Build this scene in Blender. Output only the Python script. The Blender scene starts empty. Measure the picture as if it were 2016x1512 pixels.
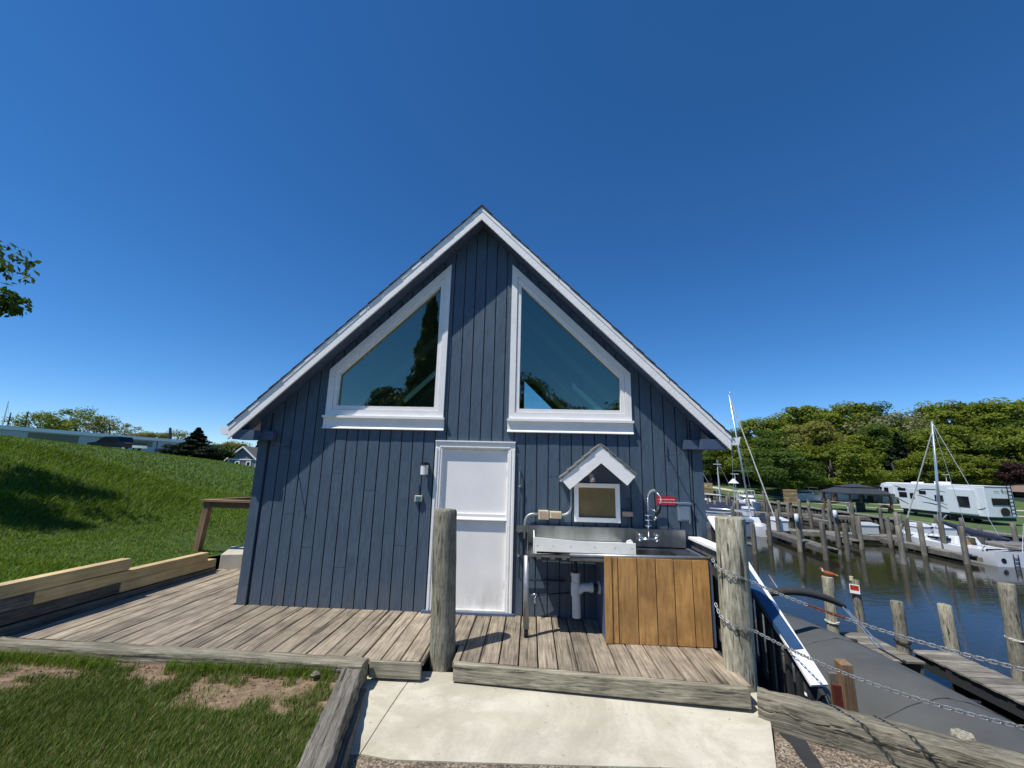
import bpy, math, random
import numpy as np
from mathutils import Vector, Matrix
random.seed(7); RNG = np.random.default_rng(7)
S = bpy.context.scene; COL = S.collection

# ---------------------------------------------------------------- camera, sky, sun, exposure
yaw, pitch, roll, fpx = .0491, .198, .0244, 828.93
CAM = Vector((.782, -5.863, 1.8438))
Zr = Matrix.Rotation(yaw, 3, 'Z')
fw = Zr @ Vector((0, math.cos(pitch), math.sin(pitch))); up = Zr @ Vector((0, -math.sin(pitch), math.cos(pitch))); rt = Zr @ Vector((1, 0, 0))
r2 = math.cos(roll)*rt + math.sin(roll)*up; u2 = -math.sin(roll)*rt + math.cos(roll)*up
cd = bpy.data.cameras.new('camera'); cam = bpy.data.objects.new('camera', cd); COL.objects.link(cam); S.camera = cam
cd.sensor_width = 36; cd.lens = fpx/2016*36; cd.clip_start = .05; cd.clip_end = 3000
cam.matrix_world = Matrix(((r2.x, u2.x, -fw.x, CAM.x), (r2.y, u2.y, -fw.y, CAM.y), (r2.z, u2.z, -fw.z, CAM.z), (0, 0, 0, 1)))
SUN = Vector((.41, .285, -.92)).normalized()          # the way the light travels
el = math.asin(-SUN.z); az = math.atan2(-SUN.x, -SUN.y)
W = bpy.data.worlds.new('World'); S.world = W; W.use_nodes = True
nt = W.node_tree; sky = nt.nodes.new('ShaderNodeTexSky'); sky.sky_type = 'NISHITA'; sky.sun_disc = False
sky.sun_elevation = el; sky.sun_rotation = az; sky.altitude = 0; sky.air_density = .76; sky.dust_density = 0; sky.ozone_density = 8.5
hs_ = nt.nodes.new('ShaderNodeHueSaturation'); hs_.inputs['Saturation'].default_value = 1.17      # clear May sky, as saturated all over as the photograph's
bgn = nt.nodes['Background']; bgn.inputs[1].default_value = .145; nt.links.new(sky.outputs[0], hs_.inputs['Color']); nt.links.new(hs_.outputs[0], bgn.inputs[0])
sd = bpy.data.lights.new('sun', 'SUN'); sd.energy = 5.0; sd.angle = math.radians(.53); sd.color = (1, .955, .88)
so = bpy.data.objects.new('sun', sd); COL.objects.link(so); so.rotation_euler = SUN.to_track_quat('-Z', 'Y').to_euler()
S.render.engine = 'CYCLES'; S.view_settings.view_transform = 'Standard'; S.view_settings.look = 'None'
S.view_settings.exposure = 0; S.view_settings.gamma = 1; S.cycles.max_bounces = 8; S.cycles.transparent_max_bounces = 12

# ---------------------------------------------------------------- materials
def nodes(name):
    m = bpy.data.materials.new(name); m.use_nodes = True; t = m.node_tree
    return m, t, t.nodes['Principled BSDF'], lambda k, **kw: [n := t.nodes.new(k), [setattr(n, a, b) for a, b in kw.items()]][0]
def ramp(t, n, stops):
    cr = n.color_ramp
    while len(cr.elements) < len(stops): cr.elements.new(.5)
    for e, (p, c) in zip(cr.elements, stops): e.position = p; e.color = (*c, 1)
def coords(t, N, scale, rnd=True, kind='Object'):
    tc = N('ShaderNodeTexCoord'); mp = N('ShaderNodeMapping'); mp.inputs['Scale'].default_value = scale
    if rnd:
        oi = N('ShaderNodeObjectInfo'); ml = N('ShaderNodeMath', operation='MULTIPLY'); ml.inputs[1].default_value = 37.
        t.links.new(oi.outputs['Random'], ml.inputs[0]); ad = N('ShaderNodeVectorMath', operation='ADD')
        t.links.new(tc.outputs[kind], ad.inputs[0]); t.links.new(ml.outputs[0], ad.inputs[1]); t.links.new(ad.outputs[0], mp.inputs['Vector'])
    else: t.links.new(tc.outputs[kind], mp.inputs['Vector'])
    return mp.outputs[0]
def noise(t, N, vec, scale, detail=6, rough=.6, dist=0):
    n = N('ShaderNodeTexNoise'); n.inputs['Scale'].default_value = scale; n.inputs['Detail'].default_value = detail
    n.inputs['Roughness'].default_value = rough; n.inputs['Distortion'].default_value = dist; t.links.new(vec, n.inputs['Vector']); return n.outputs[0]
def mix(t, N, fac, a, b, mode='MIX'):
    n = N('ShaderNodeMix', data_type='RGBA', blend_type=mode)
    for s, v in ((n.inputs[0], fac), (n.inputs[6], a), (n.inputs[7], b)):
        if isinstance(v, (int, float)): s.default_value = v
        elif isinstance(v, tuple): s.default_value = (*v, 1)
        else: t.links.new(v, s)
    return n.outputs[2]
def rmp(t, N, fac, stops):
    n = N('ShaderNodeValToRGB'); ramp(t, n, stops); t.links.new(fac, n.inputs[0]); return n.outputs[0]
def bump(t, N, P, h, strength, dist=.01):
    b = N('ShaderNodeBump'); b.inputs['Strength'].default_value = strength; b.inputs['Distance'].default_value = dist
    t.links.new(h, b.inputs['Height']); t.links.new(b.outputs[0], P.inputs['Normal'])
def g3(v): return (v, v, v)
def plain(name, c, rough=.6, metal=0, var=.18, scale=6., bmp=0, rnd=True, fine=60.):
    """one base colour with uneven tone and a little relief"""
    m, t, P, N = nodes(name); v = coords(t, N, (1, 1, 1), rnd)
    a = noise(t, N, v, scale, 7); lo = tuple(x*(1-var) for x in c); hi = tuple(min(1, x*(1+var)) for x in c)
    col = rmp(t, N, a, [(.3, lo), (.7, hi)]); t.links.new(col, P.inputs['Base Color'])
    P.inputs['Roughness'].default_value = rough; P.inputs['Metallic'].default_value = metal
    if bmp: bump(t, N, P, noise(t, N, v, fine, 4), bmp, .01)
    return m
def wood(name, axis, light, mid, dark, grain=55., along=2.2, blot=1.6, rough=.85, bmp=.5, crack=.5, var=.45):
    """weathered wood: grain drawn out along one axis, blotches, dark checks, tone per board"""
    m, t, P, N = nodes(name); sc = [grain]*3; sc[axis] = along; v = coords(t, N, tuple(sc)); v2 = coords(t, N, (1, 1, 1))
    g = noise(t, N, v, 1., 8, .65, .4); col = rmp(t, N, g, [(.28, dark), (.46, mid), (.68, light)])
    b = noise(t, N, v2, blot, 5); bl = rmp(t, N, b, [(.3, g3(.45)), (.62, g3(1.05))]); col = mix(t, N, .75, col, bl, 'MULTIPLY')
    sc2 = [grain*.5]*3; sc2[axis] = along*.35; c = noise(t, N, coords(t, N, tuple(sc2)), 1., 4, .5); ck = rmp(t, N, c, [(.33, g3(.12)), (.38, g3(1))])
    col = mix(t, N, crack, col, ck, 'MULTIPLY')
    oi = N('ShaderNodeObjectInfo'); tone = rmp(t, N, oi.outputs['Random'], [(0, g3(1-var)), (1, g3(1+var*.35))])
    col = mix(t, N, 1., col, tone, 'MULTIPLY'); t.links.new(col, P.inputs['Base Color']); P.inputs['Roughness'].default_value = rough
    ht = mix(t, N, .5, g, ck, 'MULTIPLY'); bump(t, N, P, ht, bmp, .012); return m
def leafmat(name, cols, trans=.35, rough=.55):
    m, t, P, N = nodes(name); ge = N('ShaderNodeNewGeometry'); v = coords(t, N, (1, 1, 1))
    c = rmp(t, N, ge.outputs['Random Per Island'], [(i/(len(cols)-1), q) for i, q in enumerate(cols)])
    big = noise(t, N, v, .45, 3); c = mix(t, N, .45, c, rmp(t, N, big, [(.35, g3(.6)), (.65, g3(1.25))]), 'MULTIPLY')
    t.links.new(c, P.inputs['Base Color']); P.inputs['Roughness'].default_value = rough; P.inputs['Specular IOR Level'].default_value = .18
    tr = N('ShaderNodeBsdfTranslucent'); t.links.new(mix(t, N, 1., c, (1.2, 1.15, .5), 'MULTIPLY'), tr.inputs['Color'])
    mx = N('ShaderNodeMixShader'); mx.inputs[0].default_value = trans; t.links.new(P.outputs[0], mx.inputs[1]); t.links.new(tr.outputs[0], mx.inputs[2])
    t.links.new(mx.outputs[0], t.nodes['Material Output'].inputs[0]); return m

def foot_dirt(t, N, col, z1, c, amt):
    tc = N('ShaderNodeTexCoord'); sp = N('ShaderNodeSeparateXYZ'); t.links.new(tc.outputs['Object'], sp.inputs[0]); mr = N('ShaderNodeMapRange'); mr.inputs[1].default_value = 0; mr.inputs[2].default_value = z1; mr.inputs[3].default_value = 1; mr.inputs[4].default_value = 0
    t.links.new(sp.outputs[2], mr.inputs[0]); n = noise(t, N, coords(t, N, (9, 9, 3), False), 1., 6, .7); ml = N('ShaderNodeMath', operation='MULTIPLY'); t.links.new(mr.outputs[0], ml.inputs[0]); t.links.new(rmp(t, N, n, [(.38, g3(0)), (.7, g3(amt))]), ml.inputs[1])
    return mix(t, N, ml.outputs[0], col, c)
def dirty(m, z1, c, amt):
    t = m.node_tree; N = lambda k, **kw: [n := t.nodes.new(k), [setattr(n, a, b) for a, b in kw.items()]][0]; P = t.nodes['Principled BSDF']; l = P.inputs['Base Color'].links[0]; col = l.from_socket
    t.links.new(foot_dirt(t, N, col, z1, c, amt), P.inputs['Base Color']); return m
def siding():
    m, t, P, N = nodes('blue_siding'); v = coords(t, N, (42, 42, 5)); g = noise(t, N, v, 1., 6, .65)
    v2 = coords(t, N, (1, 1, 1)); b = noise(t, N, v2, 2.2, 5)
    col = mix(t, N, .5, (.070, .107, .152), rmp(t, N, b, [(.3, (.058, .090, .129)), (.7, (.083, .124, .172))]))
    col = mix(t, N, .5, col, rmp(t, N, g, [(.3, g3(.55)), (.6, g3(1.15))]), 'MULTIPLY')
    vo = N('ShaderNodeTexVoronoi'); vo.inputs['Scale'].default_value = 3.3; t.links.new(coords(t, N, (1, 1, .55)), vo.inputs['Vector'])
    kn = rmp(t, N, vo.outputs['Distance'], [(.03, g3(0)), (.07, g3(1))])
    t.links.new(col, P.inputs['Base Color']); P.inputs['Roughness'].default_value = .55
    k = noise(t, N, coords(t, N, (9, 9, 4)), 1., 5, .6)
    h = mix(t, N, .5, g, k); h = mix(t, N, .25, h, kn, 'MULTIPLY'); bump(t, N, P, h, .9, .016); return m
def water_mat():
    m, t, P, N = nodes('harbor_water'); v = coords(t, N, (1, 1, 1), False)
    a = noise(t, N, coords(t, N, (1.1, 2.6, 1), False), 1.6, 4, .55, .3); b = noise(t, N, v, .25, 2)
    P.inputs['Base Color'].default_value = (.020, .019, .012, 1); P.inputs['Roughness'].default_value = .03
    P.inputs['IOR'].default_value = 1.333; P.inputs['Specular IOR Level'].default_value = .5
    h = mix(t, N, .3, a, b, 'MULTIPLY'); bump(t, N, P, h, .10, .06); return m
def glass_mat(name, tint=(.74, .88, .84), refl=.04, rough=0.):
    m, t, P, N = nodes(name); fr = N('ShaderNodeFresnel'); fr.inputs[0].default_value = 1.52
    ad = N('ShaderNodeMath', operation='MULTIPLY_ADD'); ad.inputs[1].default_value = 2.2; ad.inputs[2].default_value = refl; ad.use_clamp = True; t.links.new(fr.outputs[0], ad.inputs[0])
    tp = N('ShaderNodeBsdfTransparent'); tp.inputs[0].default_value = (*tint, 1); gl = N('ShaderNodeBsdfGlossy'); gl.inputs['Roughness'].default_value = rough; gl.inputs[0].default_value = (.92, .90, .74, 1)
    mx = N('ShaderNodeMixShader'); t.links.new(ad.outputs[0], mx.inputs[0]); t.links.new(tp.outputs[0], mx.inputs[1]); t.links.new(gl.outputs[0], mx.inputs[2])
    t.links.new(mx.outputs[0], t.nodes['Material Output'].inputs[0]); return m
def steel_mat():
    m, t, P, N = nodes('stainless_steel'); v = coords(t, N, (2.4, 2.4, .5)); a = noise(t, N, v, 1.5, 5)
    t.links.new(rmp(t, N, a, [(.35, (.22, .23, .235)), (.65, (.42, .43, .43))]), P.inputs['Base Color']); P.inputs['Metallic'].default_value = 1
    t.links.new(rmp(t, N, noise(t, N, v, 4., 6), [(.3, g3(.27)), (.7, g3(.46))]), P.inputs['Roughness']); return m
def ground_mat(name, cols, dirt=None, scale=2.5, dirtmask=None):
    m, t, P, N = nodes(name); v = coords(t, N, (1, 1, 1), False)
    a = noise(t, N, v, scale, 8, .65); c = rmp(t, N, a, [(.3, cols[0]), (.5, cols[1]), (.7, cols[2])])
    b = noise(t, N, v, .35, 4); c = mix(t, N, .45, c, rmp(t, N, b, [(.35, g3(.65)), (.65, g3(1.2))]), 'MULTIPLY')
    if dirt: c = mix(t, N, rmp(t, N, noise(t, N, v, 1.1, 6), [(.5, g3(0)), (.62, g3(1))]), c, dirt)
    t.links.new(c, P.inputs['Base Color']); P.inputs['Roughness'].default_value = .9
    bump(t, N, P, noise(t, N, v, 30., 5), .6, .03); return m
def concrete_mat(name, c, speck=True):
    m, t, P, N = nodes(name); v = coords(t, N, (1, 1, 1), False); a = noise(t, N, v, 2.2, 7, .6); b = noise(t, N, v, 160., 3, .7)
    col = rmp(t, N, a, [(.3, tuple(x*.82 for x in c)), (.7, tuple(min(1, x*1.08) for x in c))])
    col = mix(t, N, .4, col, rmp(t, N, b, [(.35, g3(.78)), (.6, g3(1.06))]), 'MULTIPLY')
    if speck:
        st = noise(t, N, v, .9, 6, .7, 1.2); col = mix(t, N, .5, col, rmp(t, N, st, [(.42, (.62, .60, .54)), (.56, g3(1))]), 'MULTIPLY')
        s = noise(t, N, v, 38., 2, .4); col = mix(t, N, .8, col, rmp(t, N, s, [(.24, g3(.25)), (.27, g3(1))]), 'MULTIPLY')
    t.links.new(col, P.inputs['Base Color']); P.inputs['Roughness'].default_value = .85; bump(t, N, P, b, .35, .004); return m
def asphalt_mat():
    m, t, P, N = nodes('worn_asphalt'); v = coords(t, N, (1, 1, 1), False)
    vo = N('ShaderNodeTexVoronoi'); vo.inputs['Scale'].default_value = 75.; t.links.new(v, vo.inputs['Vector'])
    c = rmp(t, N, vo.outputs['Color'], [(.1, (.060, .050, .042)), (.5, (.20, .165, .13)), (.9, (.46, .40, .32))])
    a = noise(t, N, v, 2.6, 5); c = mix(t, N, .8, c, rmp(t, N, a, [(.35, (.55, .46, .38)), (.65, (1.1, 1.05, .95))]), 'MULTIPLY')
    t.links.new(c, P.inputs['Base Color']); P.inputs['Roughness'].default_value = .9
    bump(t, N, P, vo.outputs['Distance'], .8, .008); return m

MT = dict(
 siding=siding(), water=water_mat(), steel=steel_mat(), asphalt=asphalt_mat(),
 blue=plain('blue_paint', (.088, .122, .198), .5, bmp=.2), bluetrim=plain('blue_trim_paint', (.07, .10, .165), .55, bmp=.25),
 white=plain('white_paint', (.90, .885, .85), .5, var=.05, bmp=.2, fine=45), rake=plain('rough_white_paint', (.92, .905, .87), .6, var=.04, bmp=.3, fine=26),
 door=plain('white_door_paint', (.90, .885, .85), .4, var=.05, scale=2.), grime=plain('grimy_white', (.55, .56, .52), .6, var=.2),
 shingle=plain('grey_shingle', (.085, .083, .082), .9, var=.5, scale=14, bmp=.8, fine=180), shingle2=plain('pale_shingle', (.19, .195, .18), .9, var=.3, scale=20, bmp=.8, fine=180),
 ceil=plain('interior_ceiling', (.74, .75, .73), .8, var=.06), floor=plain('interior_floor', (.34, .30, .25), .6), inwall=plain('interior_wall', (.5, .5, .5), .8, var=.05),
 glass=glass_mat('window_glass'), plexi=plain('brown_plexiglass', (.17, .125, .062), .22, var=.22, scale=3.), carglass=plain('dark_glass', (.008, .009, .011), .08, var=.1),
 chrome=plain('chrome', (.75, .76, .78), .12, 1., var=.05), galv=plain('galvanised_steel', (.40, .42, .42), .5, .75, var=.2, scale=12), iron=plain('dark_metal', (.03, .03, .032), .5, .4),
 rust=plain('rusty_chain_steel', (.20, .06, .03), .7, .4, var=.3), pvc=plain('white_pvc', (.62, .63, .63), .35, var=.08), black=plain('black_rubber', (.012, .012, .013), .5),
 red=plain('red_sign', (.52, .012, .035), .5, var=.08), redboard=plain('red_brown_board', (.115, .022, .012), .8, var=.3, bmp=.4), ink=plain('sign_white', (.8, .72, .72), .5, var=.03), orange=plain('orange_red_sign', (.62, .05, .02), .5, var=.05),
 teal=plain('teal_plastic', (.05, .19, .22), .4, var=.1), cream=plain('cream_plastic', (.62, .56, .36), .5, var=.15), greybox=plain('grey_blue_box', (.17, .23, .29), .5, var=.08), tan=plain('tan_plastic', (.42, .29, .22), .6),
 copper=plain('dark_blue_pipe', (.035, .05, .08), .5), lampwhite=plain('lamp_white', (.78, .77, .74), .45, var=.05), board=plain('cutting_board', (.90, .90, .82), .55, var=.1, scale=4., bmp=.2), bulb=plain('glass_lamp', (.42, .32, .27), .3),
 deck=wood('deck_wood', 1, (.52, .44, .325), (.31, .255, .185), (.085, .068, .052), along=2.4, blot=3., crack=.75, var=.3),
 beam=wood('grey_beam_wood', 0, (.50, .455, .335), (.27, .245, .175), (.075, .066, .05), along=1.6, blot=2.6, bmp=.9, crack=.8),
 beamy=wood('old_retaining_wood', 1, (.27, .25, .205), (.15, .138, .115), (.05, .046, .04), along=1.6, blot=2., bmp=.9, crack=.85),
 pile=wood('pile_wood', 2, (.62, .585, .45), (.35, .33, .24), (.075, .07, .048), grain=48, along=6.5, blot=3.6, bmp=1., crack=.95),
 oldx=wood('old_retaining_wood_x', 0, (.33, .30, .25), (.18, .165, .135), (.055, .05, .042), along=1.6, blot=2., bmp=1., crack=.9),
 pilefar=wood('far_pile_wood', 2, (.33, .31, .25), (.20, .185, .14), (.08, .073, .057), grain=20, along=1.2, blot=1.2, bmp=.4),
 newwood=wood('new_timber', 1, (.82, .63, .33), (.70, .51, .24), (.50, .33, .14), grain=38, along=.9, blot=1.2, bmp=.25, crack=.12, var=.16, rough=.7),
 brown=wood('brown_treated_wood', 2, (.38, .26, .15), (.25, .155, .085), (.12, .07, .04), bmp=.3, crack=.2), brownx=wood('brown_rail_wood', 0, (.36, .25, .15), (.24, .15, .085), (.12, .07, .04), bmp=.3, crack=.2),
 cedar=wood('cedar_siding', 2, (.62, .355, .125), (.52, .275, .085), (.33, .16, .045), grain=30, along=3.5, blot=2.4, bmp=.35, crack=.10, var=.10, rough=.6),
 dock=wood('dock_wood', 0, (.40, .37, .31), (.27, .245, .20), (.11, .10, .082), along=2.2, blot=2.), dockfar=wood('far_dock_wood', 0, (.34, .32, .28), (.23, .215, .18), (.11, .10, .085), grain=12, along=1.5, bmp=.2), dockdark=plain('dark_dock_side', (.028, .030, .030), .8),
 grey=wood('grey_baluster_wood', 2, (.30, .285, .24), (.18, .165, .135), (.07, .065, .055), bmp=.5), cover=plain('boat_cover_canvas', (.082, .086, .084), .85, var=.16, scale=1.3, bmp=.25, fine=7), canvas=plain('dark_bimini_canvas', (.035, .037, .037), .85, var=.2, bmp=.4, fine=14), navy=plain('navy_canvas', (.012, .02, .05), .8, var=.2),
 hull=plain('white_gelcoat', (.72, .74, .75), .25, var=.05), hullgrey=plain('grey_gelcoat', (.50, .53, .54), .3, var=.06), hulldark=plain('dark_hull', (.02, .025, .035), .3), alu=plain('aluminium', (.62, .66, .68), .35, .7, var=.05), line=plain('rope', (.62, .60, .52), .8),
 rvwhite=plain('rv_fibreglass', (.66, .70, .71), .3, var=.04), stripe=plain('rv_stripe', (.05, .06, .09), .4), tyre=plain('tyre_rubber', (.014, .014, .014), .8), truck=plain('black_truck_paint', (.010, .012, .016), .15),
 shedwall=plain('pale_metal_siding', (.62, .64, .67), .5, var=.05), shedroof=plain('white_metal_roof', (.93, .93, .91), .4, var=.03), fibre=plain('greenish_fibreglass', (.20, .21, .13), .5, var=.1), brick=plain('tan_brick', (.40, .37, .31), .85), roofbrown=plain('brown_roof', (.20, .145, .115), .9, var=.2), greyblue=plain('grey_blue_clapboard', (.15, .17, .20), .7), roofgrey=plain('grey_roof', (.13, .12, .11), .9, var=.2),
 gaz=plain('gazebo_roof', (.034, .040, .046), .7, var=.12), tanwood=wood('tan_slats', 0, (.58, .42, .20), (.48, .33, .14), (.33, .2, .08), grain=12, along=1, bmp=.1, crack=.1), bark=wood('bark', 2, (.20, .17, .135), (.12, .10, .08), (.05, .04, .032), grain=14, along=2, bmp=.8),
 conc=concrete_mat('concrete', (.61, .57, .46)), stone=concrete_mat('fieldstone', (.22, .19, .16), False), patch=plain('tar_patch', (.030, .030, .031), .75, var=.25, bmp=.5, fine=120),
 lawn=ground_mat('lawn', [(.028, .055, .006), (.045, .09, .010), (.075, .125, .018)]), farlawn=ground_mat('far_lawn', [(.05, .085, .02), (.075, .125, .03), (.11, .16, .045)], scale=1.), soil=ground_mat('bare_soil', [(.11, .072, .038), (.21, .145, .085), (.32, .235, .145)], scale=14.), road=plain('pale_gravel_road', (.50, .46, .36), .9, rnd=False), mud=plain('harbour_bed', (.03, .028, .02), .9),
 grass=leafmat('grass_blades', [(.026, .060, .005), (.060, .122, .011), (.092, .165, .018), (.15, .21, .035), (.38, .39, .18)], .3), hillgrass=leafmat('hill_grass_blades', [(.065, .125, .008), (.10, .185, .013), (.15, .24, .020), (.25, .30, .06)], .3),
 leaf=leafmat('bright_leaves', [(.125, .165, .018), (.16, .205, .022), (.205, .245, .032)]), leafd=leafmat('dark_leaves', [(.062, .11, .018), (.08, .135, .020), (.10, .155, .026)]), leafy=leafmat('yellow_green_leaves', [(.15, .16, .03), (.20, .205, .045), (.25, .24, .06)]), leafr=leafmat('purple_leaves', [(.022, .010, .011), (.04, .016, .016), (.06, .026, .022)], .15), leafp=leafmat('pale_blossom_leaves', [(.15, .17, .06), (.24, .25, .13), (.34, .34, .22)]), needle=leafmat('conifer_needles', [(.010, .022, .012), (.020, .038, .018), (.034, .055, .026)], .1))

dirty(MT['siding'], .45, (.16, .145, .12), .55); dirty(MT['door'], .5, (.42, .34, .26), .55); dirty(MT['cedar'], .5, (.20, .10, .04), .8); dirty(MT['pvc'], .5, (.3, .27, .22), .5)
# ---------------------------------------------------------------- mesh helpers
class MB:
    def __init__(s): s.v = []; s.f = []
    def add(s, vs, fs):
        o = len(s.v); s.v += [tuple(p) for p in vs]; s.f += [tuple(i+o for i in f) for f in fs]; return s
    def hexa(s, p):                       # bottom ring 0-3, top ring 4-7
        return s.add(p, [(3, 2, 1, 0), (4, 5, 6, 7), (0, 1, 5, 4), (1, 2, 6, 5), (2, 3, 7, 6), (3, 0, 4, 7)])
    def box(s, x0, x1, y0, y1, z0, z1):
        return s.hexa([(x0, y0, z0), (x1, y0, z0), (x1, y1, z0), (x0, y1, z0), (x0, y0, z1), (x1, y0, z1), (x1, y1, z1), (x0, y1, z1)])
    def prism(s, poly, a0, a1, axis=1):   # polygon (two coordinates) drawn out along an axis
        n = len(poly); P = []
        for a in (a0, a1):
            for p in poly: P.append((p[0], a, p[1]) if axis == 1 else (p[0], p[1], a) if axis == 2 else (a, p[0], p[1]))
        return s.add(P, [tuple(range(n)), tuple(range(2*n-1, n-1, -1))] + [(i, i+n, (i+1) % n+n, (i+1) % n) for i in range(n)])
    def tube(s, pts, r, n=8, cap=True, taper=None):
        pts = [Vector(p) for p in pts]; rs = r if isinstance(r, (list, tuple)) else [r]*len(pts); ring = []; o = len(s.v); ref = None
        for i, p in enumerate(pts):
            d = (pts[min(i+1, len(pts)-1)]-pts[max(i-1, 0)]).normalized()
            if ref is None: ref = Vector((0, 0, 1)) if abs(d.z) < .9 else Vector((1, 0, 0))
            a = d.cross(ref).normalized(); b = a.cross(d).normalized(); ref = b
            for k in range(n):
                t = 2*math.pi*k/n; s.v.append(tuple(p+a*math.cos(t)*rs[i]+b*math.sin(t)*rs[i]))
        for i in range(len(pts)-1):
            for k in range(n): s.f.append((o+i*n+k, o+i*n+(k+1) % n, o+(i+1)*n+(k+1) % n, o+(i+1)*n+k))
        if cap: s.f.append(tuple(o+n-1-k for k in range(n))); s.f.append(tuple(o+(len(pts)-1)*n+k for k in range(n)))
        return s
    def bar(s, a, b, w, h, upv=(0, 0, 1)):  # straight bar of rectangular section
        a, b = Vector(a), Vector(b); d = (b-a).normalized(); sd_ = d.cross(Vector(upv)).normalized()*w/2; u = sd_.cross(d).normalized()*h/2
        return s.hexa([a-sd_-u, a+sd_-u, b+sd_-u, b-sd_-u, a-sd_+u, a+sd_+u, b+sd_+u, b-sd_+u])
    def grid(s, rows):
        o = len(s.v); n = len(rows[0]); [s.v.extend(tuple(p) for p in r) for r in rows]
        for i in range(len(rows)-1):
            for k in range(n-1): s.f.append((o+i*n+k, o+i*n+k+1, o+(i+1)*n+k+1, o+(i+1)*n+k))
        return s
    def mesh(s, name):
        m = bpy.data.meshes.new(name); m.from_pydata(s.v, [], s.f); m.update(); return m
LOC = {}
ORD = 'first second third fourth fifth sixth seventh eighth ninth tenth eleventh twelfth thirteenth fourteenth fifteenth sixteenth seventeenth eighteenth nineteenth twentieth'.split()
ORD += ['twenty-'+o for o in ORD[:9]]+['thirtieth']+['thirty-'+o for o in ORD[:9]]+['fortieth']+['forty-'+o for o in ORD[:9]]
def across(pts):                           # rank of each point from left to right as the camera sees them
    key = [(Vector((p[0], p[1], 0))-Vector((CAM.x, CAM.y, 0))).dot(rt)/(Vector((p[0], p[1], 0))-Vector((CAM.x, CAM.y, 0))).dot(Vector((fw.x, fw.y, 0))) for p in pts]
    rank = sorted(range(len(pts)), key=lambda i: key[i]); r = [0]*len(pts)
    for k, i in enumerate(rank): r[i] = k
    return r
def tag(o, label=None, cat=None, group=None, kind=None):
    if label: o['label'] = label
    if cat: o['category'] = cat
    if group: o['group'] = group
    if kind: o['kind'] = kind
    return o
def thing(name, label, cat, loc=(0, 0, 0), group=None, kind=None):
    o = bpy.data.objects.new(name, None); COL.objects.link(o); o.location = loc; o.empty_display_size = .1; LOC[o.name] = Vector(loc)
    return tag(o, label, cat, group, kind)
def mk(name, mb, mat, parent=None, smooth=False, bevel=0, local=False):
    me = mb.mesh(name) if isinstance(mb, MB) else mb
    if not me.materials: me.materials.append(MT[mat] if isinstance(mat, str) else mat)
    o = bpy.data.objects.new(name, me); COL.objects.link(o)
    if isinstance(mb, MB):                 # consistent outward normals
        import bmesh; b = bmesh.new(); b.from_mesh(me); bmesh.ops.recalc_face_normals(b, faces=b.faces); b.to_mesh(me); b.free()
        if smooth:
            for p in me.polygons: p.use_smooth = True
            if smooth == 'auto': me.set_sharp_from_angle(angle=.6)
    if bevel:
        md = o.modifiers.new('bevel', 'BEVEL'); md.width = bevel; md.segments = 2; md.limit_method = 'ANGLE'
    if parent:
        o.parent = parent
        if parent.type == 'EMPTY' and not local: o.matrix_parent_inverse = Matrix.Translation(LOC[parent.name]).inverted()
    return o
def copy_tree(o, parent=None):
    c = o.copy(); COL.objects.link(c)
    if parent: c.parent = parent
    for ch in list(o.children): copy_tree(ch, c)
    return c
def lerp(a, b, t): return a+(b-a)*t
def rbox(x0, x1, y0, y1, z0, z1, ch=.006):   # box with its long upper edges eased, along y
    m = MB(); m.prism([(x0, z0), (x1, z0), (x1, z1-ch), (x1-ch, z1), (x0+ch, z1), (x0, z1-ch)], y0, y1, 1); return m
def rough_bar(name, a, b, w, h, mat, parent=None, seg=14, jit=.012, rnd=None):
    """old squared timber from a to b (centre line of its top), uneven edges and checks; grain along its own x"""
    R = rnd or random; a, b = Vector(a), Vector(b); L = (b-a).length; m = MB(); rows = []; n0 = R.random()*50
    prof = [(-.5, -1), (-.5, -.62), (-.5, -.58), (-.5, -.3), (-.5, -.1), (-.43, -.01), (-.2, 0), (-.12, -.004), (-.08, -.03), (-.04, -.004), (.2, .0), (.43, -.01), (.5, -.1), (.5, -.3), (.5, -.36), (.49, -.40), (.5, -.44), (.5, -1)]
    w1 = [R.uniform(-1, 1) for _ in range(seg+1)]
    for i in range(seg+1):
        x = L*i/seg; dr = .25*w1[i]+.75*math.sin(i*.9+n0)*.5
        rows.append([(x, -u*w+R.uniform(-jit, jit)*(.5 if abs(u) < .45 else 1), v*h+(R.uniform(-jit, jit)*.7 if v > -.9 else 0)+jit*dr) for u, v in prof])
    n = len(prof); m.grid(rows); m.f.append(tuple(range(n))); m.f.append(tuple(len(m.v)-1-k for k in range(n)))
    o = mk(name, m, mat, parent, smooth='auto'); o.location = a; o.rotation_euler = (0, -math.asin((b-a).z/L), math.atan2(b.y-a.y, b.x-a.x)); return o
def text_strokes(m, x, y, z, words, h, gap, rnd, depth=.002):
    for w in words:
        for k in range(w):
            cw = rnd.uniform(.6, .85)*h
            for s_ in range(2): m.box(x+s_*cw*.5, x+s_*cw*.5+cw*.26, y-depth, y, z+rnd.uniform(0, .12)*h, z+h)
            m.box(x, x+cw*.72, y-depth*.8, y, z+h*.38, z+h*.56); x += cw+h*.18
        x += gap

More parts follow.
